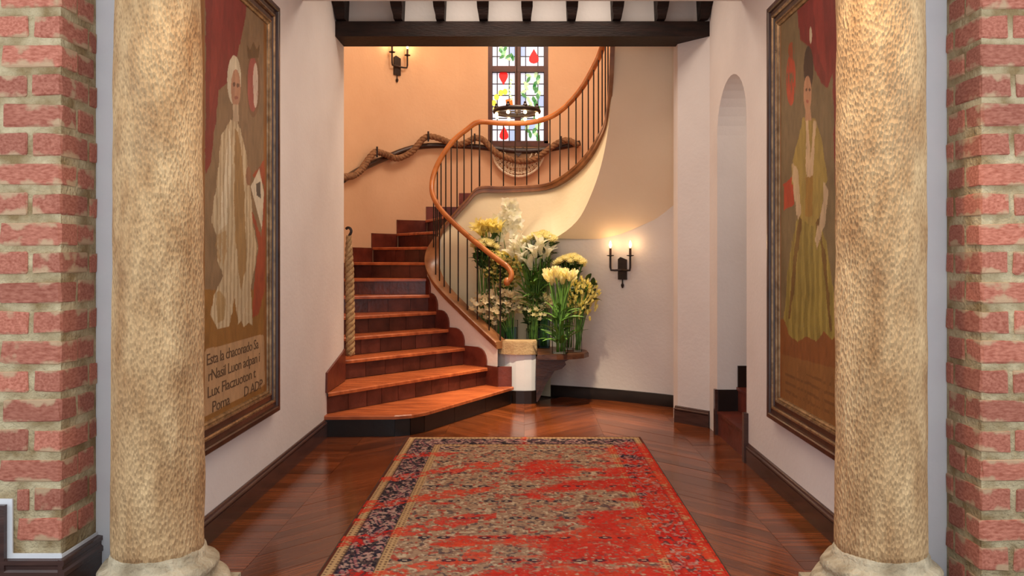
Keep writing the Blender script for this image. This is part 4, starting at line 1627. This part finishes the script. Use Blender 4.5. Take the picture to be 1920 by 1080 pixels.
sy = min(((abs(p.x / p.y - (1168 - CX) / F), p) for p in wc), key=lambda e: e[0])[1]
iw = wc.index(sy)
nn_ = -side(wc, iw)
sp = P(1168, 505, sy.y)
sconce((sp.x, sy.y, sp.z), (nn_.x, nn_.y), 'black iron two-candle wall sconce on the curved wall beside the flowers', 1.0, 0.9)
ly = wall_y(745)
sp = P(745, 125, ly)
i_ = min(range(len(outp)), key=lambda i: abs(outp[i][0] - sp.x) + abs(outp[i][1] - ly))
tt = (Vector(outp[i_ + 1]) - Vector(outp[i_ - 1])).normalized()
sconce((outp[i_][0] + tt.y * 0.002, outp[i_][1] - tt.x * 0.002, sp.z), (tt.y, -tt.x), 'black iron two-candle wall sconce high on the orange stairwell wall', 1.05, 2.2)

# ------------------------------------------------------------------ chandelier
cc_ = P(969, 209, 8.3)
ch = thing('chandelier', 'small dark ring chandelier with glowing bulbs before the stained glass', 'chandelier', cc_)
RR = 0.225
MB().tube([(RR * math.cos(a), RR * math.sin(a), 0) for a in [2 * PI * i / 32 for i in range(32)]], 0.026, 8, closed=True).build('ring', 'iron', ch, smooth=True)
MB().tube([(-RR, 0, 0), (RR, 0, 0)], 0.009, 6).build('cross_bar', 'iron', ch)
MB().tube([(0, -RR, 0), (0, RR, 0)], 0.009, 6).build('cross_bar', 'iron', ch)
MB().tube([(0, 0, 0), (0, 0, 4.998 - cc_.z)], 0.006, 6).build('rod', 'iron', ch)
for i in range(8):
    a = 2 * PI * (i + .5) / 8
    x, y = RR * math.cos(a), RR * math.sin(a)
    MB().lathe([(0.022, 0.0), (0.024, 0.02), (0.014, 0.035), (0.014, 0.05), (0.008, 0.055)], (x, y, 0.01), 10).build('lamp_cup', 'iron', ch)
    MB().lathe([(0.001, -0.062), (0.014, -0.056), (0.018, -0.044), (0.012, -0.028), (0.006, -0.026)], (x, y, 0), 10).build('bulb', 'bulb', ch, smooth=True)
d = bpy.data.lights.new('chandelier_lamp', 'POINT')
d.energy = 8
d.color = (1.0, 0.7, 0.42)
d.shadow_soft_size = 0.2
lo = bpy.data.objects.new('chandelier_lamp', d)
COL.objects.link(lo)
lo.parent = ch
lo.location = (0, 0, -0.12)

# ------------------------------------------------------------------ bracket table
tb = thing('bracket_table', 'dark wooden half-round bracket table carrying the flower vases', 'table', (0, 0, 0))
TZ = 0.51
tp = [(0.125, 7.40), (0.30, 7.39), (0.45, 7.43), (0.56, 7.51), (0.615, 7.63), (0.61, 7.78), (0.52, 7.94), (0.30, 8.10), (0.0, 8.23), (-0.4, 8.40), (-0.62, 8.47), (-0.66, 8.32), (-0.45, 8.10), (-0.2, 7.96), (0.0, 7.93), (0.125, 7.91)]
MB().prism(tp, TZ - 0.045, TZ - 0.008).prism([(x * 0.985 + .003, 7.8 + (y - 7.8) * 0.985) for x, y in tp], TZ - 0.008, TZ).build('table_top', 'table_wood', tb)
bp_ = [(0.115, 0.464), (0.44, 0.464), (0.43, 0.435), (0.39, 0.415), (0.40, 0.385), (0.36, 0.345), (0.29, 0.325), (0.255, 0.27), (0.20, 0.19), (0.165, 0.10), (0.13, 0.03), (0.115, 0.03)]
MB().extrude([(x, 7.66, z) for x, z in bp_], (0, 0.12, 0)).build('bracket', 'table_wood', tb)
MB().extrude([(0.115 + (x - 0.115) * 0.8, 7.645, 0.464 + (z - 0.464) * 0.8) for x, z in bp_], (0, 0.15, 0)).build('bracket_panel', 'table_wood', tb)

# ------------------------------------------------------------------ flowers and vases
def petal(mb, L, w, curl, tilt, az, base=(0, 0, 0), cup=0.0, rows=4):
    """one petal growing from base; tilt from vertical, curl bends it outwards"""
    ca, sa = math.cos(az), math.sin(az)
    g = []
    ang = tilt
    r, z = 0.0, 0.0
    st = L / rows
    for i in range(rows + 1):
        t = i / rows
        wd = w * (math.sin(PI * (0.12 + 0.83 * t)) ** 0.8)
        row = []
        for k in (-1, 0, 1):
            lx = r - (cup * wd if k else 0)
            ly = k * wd * 0.5
            row.append((base[0] + lx * ca - ly * sa, base[1] + lx * sa + ly * ca, base[2] + z))
        g.append(row)
        r += st * math.sin(ang)
        z += st * math.cos(ang)
        ang += curl / rows
    mb.grid(g)


def head_tulip():
    mb = MB()
    for i in range(6):
        petal(mb, 0.085, 0.042, -0.35 if i % 2 else -0.15, 0.42, i * PI / 3, (0, 0, 0), 0.2)
    return mb


def head_lily():
    mb = MB()
    for i in range(6):
        petal(mb, 0.105, 0.036, 1.0, 0.25, i * PI / 3, (0, 0, 0), 0.15, 5)
    return mb


def head_mum():
    mb = MB()
    for ring, (n, tl, L, w) in enumerate(((6, 0.15, 0.034, 0.016), (9, 0.5, 0.04, 0.017), (12, 0.85, 0.045, 0.018), (14, 1.2, 0.046, 0.018), (14, 1.55, 0.044, 0.018))):
        for i in range(n):
            petal(mb, L, w, -0.7, tl, 2 * PI * i / n + ring * 0.4, (0, 0, 0), 0.15, 3)
    return mb


def head_orchid():
    mb = MB()
    for i, w in enumerate((0.04, 0.03, 0.028, 0.028, 0.03)):
        petal(mb, 0.044, w * 1.2, 0.3, 1.25, 2 * PI * i / 5, (0, 0, 0), 0.1, 3)
    petal(mb, 0.02, 0.018, 0.8, 0.6, 0.6, (0, 0, 0), 0.3, 3)
    return mb


def head_cluster(n, R, L, w):
    """small blossoms along the top of a stem"""
    mb = MB()
    for q in range(n):
        z = -R * 2.4 * q / n
        a = q * 2.4
        rr = R * (0.35 + 0.65 * math.sin(PI * (0.15 + 0.8 * q / n)))
        bx, by = rr * math.cos(a), rr * math.sin(a)
        for i in range(5):
            petal(mb, L, w, 0.6, 0.8, 2 * PI * i / 5 + q, (bx, by, z), 0.1, 2)
    return mb


def head_bud_spray():
    mb = MB()
    for q in range(9):
        a = q * 2.1
        z = -0.012 * q
        r = 0.008 + 0.004 * q
        bx, by = r * math.cos(a), r * math.sin(a)
        for i in range(4):
            petal(mb, 0.03, 0.013, -0.2, 0.35, i * PI / 2 + q, (bx, by, z), 0.2, 3)
    return mb


HEADS = {}


def head_mesh(kind, m):
    key = (kind, m)
    if key not in HEADS:
        mb = {'tulip': head_tulip, 'lily': head_lily, 'mum': head_mum, 'orchid': head_orchid, 'stock': lambda: head_cluster(16, 0.03, 0.017, 0.014), 'freesia': head_bud_spray,
              'blossom': lambda: head_cluster(9, 0.045, 0.032, 0.024)}[kind]()
        me = bpy.data.meshes.new('flower_head')
        me.from_pydata([tuple(v) for v in mb.v], [], mb.f)
        me.materials.append(M[m])
        me.polygons.foreach_set('use_smooth', [True] * len(me.polygons))
        HEADS[key] = me
    return HEADS[key]


def leaf_mesh(L, w):
    mb = MB()
    petal(mb, L, w, 0.9, 0.3, 0, (0, 0, 0), 0.2, 5)
    me = bpy.data.meshes.new('leaf')
    me.from_pydata([tuple(v) for v in mb.v], [], mb.f)
    me.materials.append(M['leaf'])
    return me


LEAF_S = leaf_mesh(0.10, 0.045)
LEAF_L = leaf_mesh(0.24, 0.034)
LEAF_LG = leaf_mesh(0.24, 0.034)
LEAF_LG.materials[0] = M['stem']


def flower(kind, m, foot, top, name, label, group, lean=0.3, nleaf=0, leaf=None, scale=1.0, lt=(0.75, 0.95), stem_r=0.0045, extra=(), face=None):
    """one cut flower from the vase floor up to its head"""
    foot, top = Vector(foot), Vector(top)
    t = thing(name, label, 'flower', foot, group=group)
    rel = top - foot
    mid1 = Vector((rel.x * 0.25, rel.y * 0.25, rel.z * 0.42))
    mid2 = Vector((rel.x * 0.62, rel.y * 0.62, rel.z * 0.78))
    path = catmull([Vector((0, 0, 0)), mid1, mid2, rel], 3)
    MB().tube(path, stem_r, 5).build('stem', 'stem', t, smooth=True)
    dirv = (rel - mid2).normalized()
    heads = [rel] + [rel + Vector(e) for e in extra]
    for hpos in heads:
        h = bpy.data.objects.new('flower_head', head_mesh(kind, m))
        COL.objects.link(h)
        h.parent = t
        h.location = hpos
        dd = (dirv + Vector((random.uniform(-lean, lean), random.uniform(-lean, lean * .3), random.uniform(-.1, .2)))).normalized()
        if face:
            dd = (Vector(face) + Vector((random.uniform(-.5, .5), 0, random.uniform(-.4, .4)))).normalized()
        h.rotation_euler = dd.to_track_quat('Z', 'Y').to_euler()
        h.rotation_euler.rotate_axis('Z', random.uniform(0, 6.28))
        s_ = scale * random.uniform(0.9, 1.12)
        h.scale = (s_, s_, s_)
    for k in range(nleaf):
        q = random.uniform(*lt)
        i = min(int(q * (len(path) - 1)), len(path) - 2)
        lf = bpy.data.objects.new('leaf', leaf or LEAF_S)
        COL.objects.link(lf)
        lf.parent = t
        lf.location = path[i]
        lf.rotation_euler = (random.uniform(-.5, .5), random.uniform(-.2, .9), random.uniform(0, 6.28))
        sc = random.uniform(.7, 1.15)
        lf.scale = (sc, sc, sc)
    return t


def vase(x, y, r, h, label, m='glass'):
    t = thing('glass_vase', label, 'vase', (x, y, TZ), group='glass vases on the bracket table')
    mbv = MB()
    nseg = 24
    prof_v = [(r * 0.97, 0.0), (r, 0.01), (r, h * 0.5), (r, h)]
    mbv.grid([[(q * math.cos(2 * PI * k / nseg), q * math.sin(2 * PI * k / nseg), z + 0.0005) for k in range(nseg + 1)] for q, z in prof_v])
    mbv.build('vase_body', m, t, smooth=True)
    MB().lathe([(r * 0.96, 0.001), (r * 0.96, 0.014), (0.001, 0.0142)], (0, 0, 0), nseg).build('vase_foot', m, t)
    MB().tube([(r * math.cos(2 * PI * k / nseg), r * math.sin(2 * PI * k / nseg), h) for k in range(nseg)], 0.0025, 5, closed=True).build('vase_rim', m, t, smooth=True)
    return t


random.seed(5)


def bunch(kind, m, vx, vy, r, h, heads, name, label, group, vlabel, vm='glass', foot_s=0.6, **kw):
    X = (vx - CX) * vy / F
    vase(X, vy, r, h, vlabel, vm)
    for (px, py, dy) in heads:
        a = random.uniform(0, 6.28)
        q = r * foot_s * random.uniform(.2, 1)
        flower(kind, m, (X + q * math.cos(a), vy + q * math.sin(a), TZ + 0.018), P(px, py, vy + dy), name, label, group, **kw)


def scatter(cx, cy, rx, ry, n, dy=0.08):
    out = []
    for i in range(n):
        a = i * 2.39996
        q = math.sqrt((i + .5) / n)
        out.append((cx + rx * q * math.cos(a) + random.uniform(-2, 2), cy + ry * q * math.sin(a) + random.uniform(-2, 2), random.uniform(-dy, dy)))
    return out


def dome(cx, cy, rx, ry, n, dy=0.09):
    """heads tightly set on a dome"""
    out = []
    for i in range(n):
        a = i * 2.39996
        q = math.sqrt((i + .5) / n)
        ex, ed = q * math.cos(a), q * math.sin(a)
        out.append((cx + rx * ex, cy - ry * (1 - q * q) + ry * 0.45 + ed * ry * 0.25, ed * dy))
    return out


# back row first
bunch('orchid', 'white_petal', 962, 8.20, 0.05, 0.26, [(957, 386, 0), (938, 416, 0.02), (964, 410, -0.03)], 'orchid_spray', 'tall white orchid spray rising above all the other flowers', 'white orchid sprays',
      'narrow clear vase at the back under the white orchids', extra=[(0.05, -.02, -.03), (-0.05, -.02, .03), (0.0, -.04, -.16), (-0.055, 0.0, -0.02), (0.03, -0.02, -0.04), (-0.03, 0.02, -0.07), (0.045, 0.0, -0.08), (0.0, -.03, 0.025), (-0.015, -.03, -.11), (0.035, .0, 0.035), (-0.06, .0, -0.07), (-0.01, -.03, -.03)], scale=1.35, stem_r=0.004, face=(0, -1, 0.15))
bunch('lily', 'yellow_petal', 918, 8.17, 0.05, 0.25, scatter(917, 438, 22, 11, 15), 'yellow_lily', 'pale yellow spiky flower at the upper left of the flowers', 'yellow spiky flowers at upper left',
      'clear vase behind the balusters under the yellow spiky flowers', nleaf=3, scale=1.35, lean=0.5)
bunch('mum', 'cream_petal', 905, 8.09, 0.05, 0.25, dome(908, 462, 24, 14, 17, 0.09), 'chrysanthemum', 'cream chrysanthemum in the small dome beside the curling handrail', 'chrysanthemums in the left dome',
      'clear vase behind the balusters under the left chrysanthemum dome', nleaf=5, lt=(.72, .92), scale=1.3)
bunch('mum', 'cream_petal', 1020, 8.02, 0.06, 0.30, dome(1014, 449, 28, 15, 20, 0.10), 'chrysanthemum', 'cream chrysanthemum in the tall dome at the top middle', 'chrysanthemums in the tall middle dome',
      'bluish glass vase behind the tulips', vm='water', nleaf=4, lt=(.74, .92), scale=1.35)
bunch('mum', 'cream_petal', 1066, 7.86, 0.05, 0.26, dome(1071, 492, 28, 15, 20, 0.10), 'chrysanthemum', 'cream chrysanthemum in the flat dome nearest the wall sconce', 'chrysanthemums in the right dome',
      'clear vase behind the tulip vase, under the right dome', nleaf=4, lt=(.74, .92), scale=1.35)
bunch('stock', 'yellow_petal', 938, 8.08, 0.055, 0.26, scatter(946, 500, 30, 32, 22), 'stock_flower', 'yellowish clustered stock flower behind the curled handrail end', 'yellow stock flowers',
      'clear vase behind the stone cap under the yellow stock flowers', nleaf=3, scale=1.9, face=(0, -0.5, 0.8))
bunch('lily', 'white_petal', 1000, 7.96, 0.06, 0.27, scatter(998, 484, 36, 25, 21), 'white_lily', 'large white lily in the centre of the flowers', 'white lilies in the centre',
      'clear vase in the centre under the white lilies', nleaf=4, leaf=LEAF_LG, lt=(.4, .8), scale=1.65, stem_r=0.007)
bunch('blossom', 'peach_petal', 958, 8.02, 0.06, 0.20, scatter(934, 564, 36, 22, 20), 'peach_blossom', 'cream and peach blossom low behind the last balusters', 'peach blossoms at lower left',
      'bluish glass vase above the stone cap', vm='water', nleaf=2, scale=1.4, face=(0, -0.7, 0.6))
bunch('blossom', 'cream_petal', 996, 7.99, 0.05, 0.19, scatter(1004, 566, 26, 20, 14), 'cream_blossom', 'small cream blossom above the stone cap beside the tulips', 'cream blossoms above the stone cap',
      'green-tinted vase just above the stone cap', nleaf=5, scale=1.05, lt=(.3, .9), face=(0, -0.7, 0.6))
bunch('freesia', 'yellow_petal', 1083, 7.66, 0.042, 0.20, scatter(1095, 547, 29, 26, 24), 'freesia', 'slender yellow freesia in the rightmost vase', 'freesias in the rightmost vase',
      'slim clear vase, rightmost on the bracket table', nleaf=2, leaf=LEAF_S, scale=1.5)
bunch('tulip', 'cream_petal', 1050, 7.52, 0.075, 0.34, scatter(1049, 527, 27, 8, 17, 0.09), 'tulip', 'cream yellow tulip in the large front vase', 'tulips in the front vase',
      'large clear cylinder vase at the front holding tulips', nleaf=3, leaf=LEAF_LG, lt=(.15, .5), stem_r=0.0075, scale=1.25, lean=0.35)
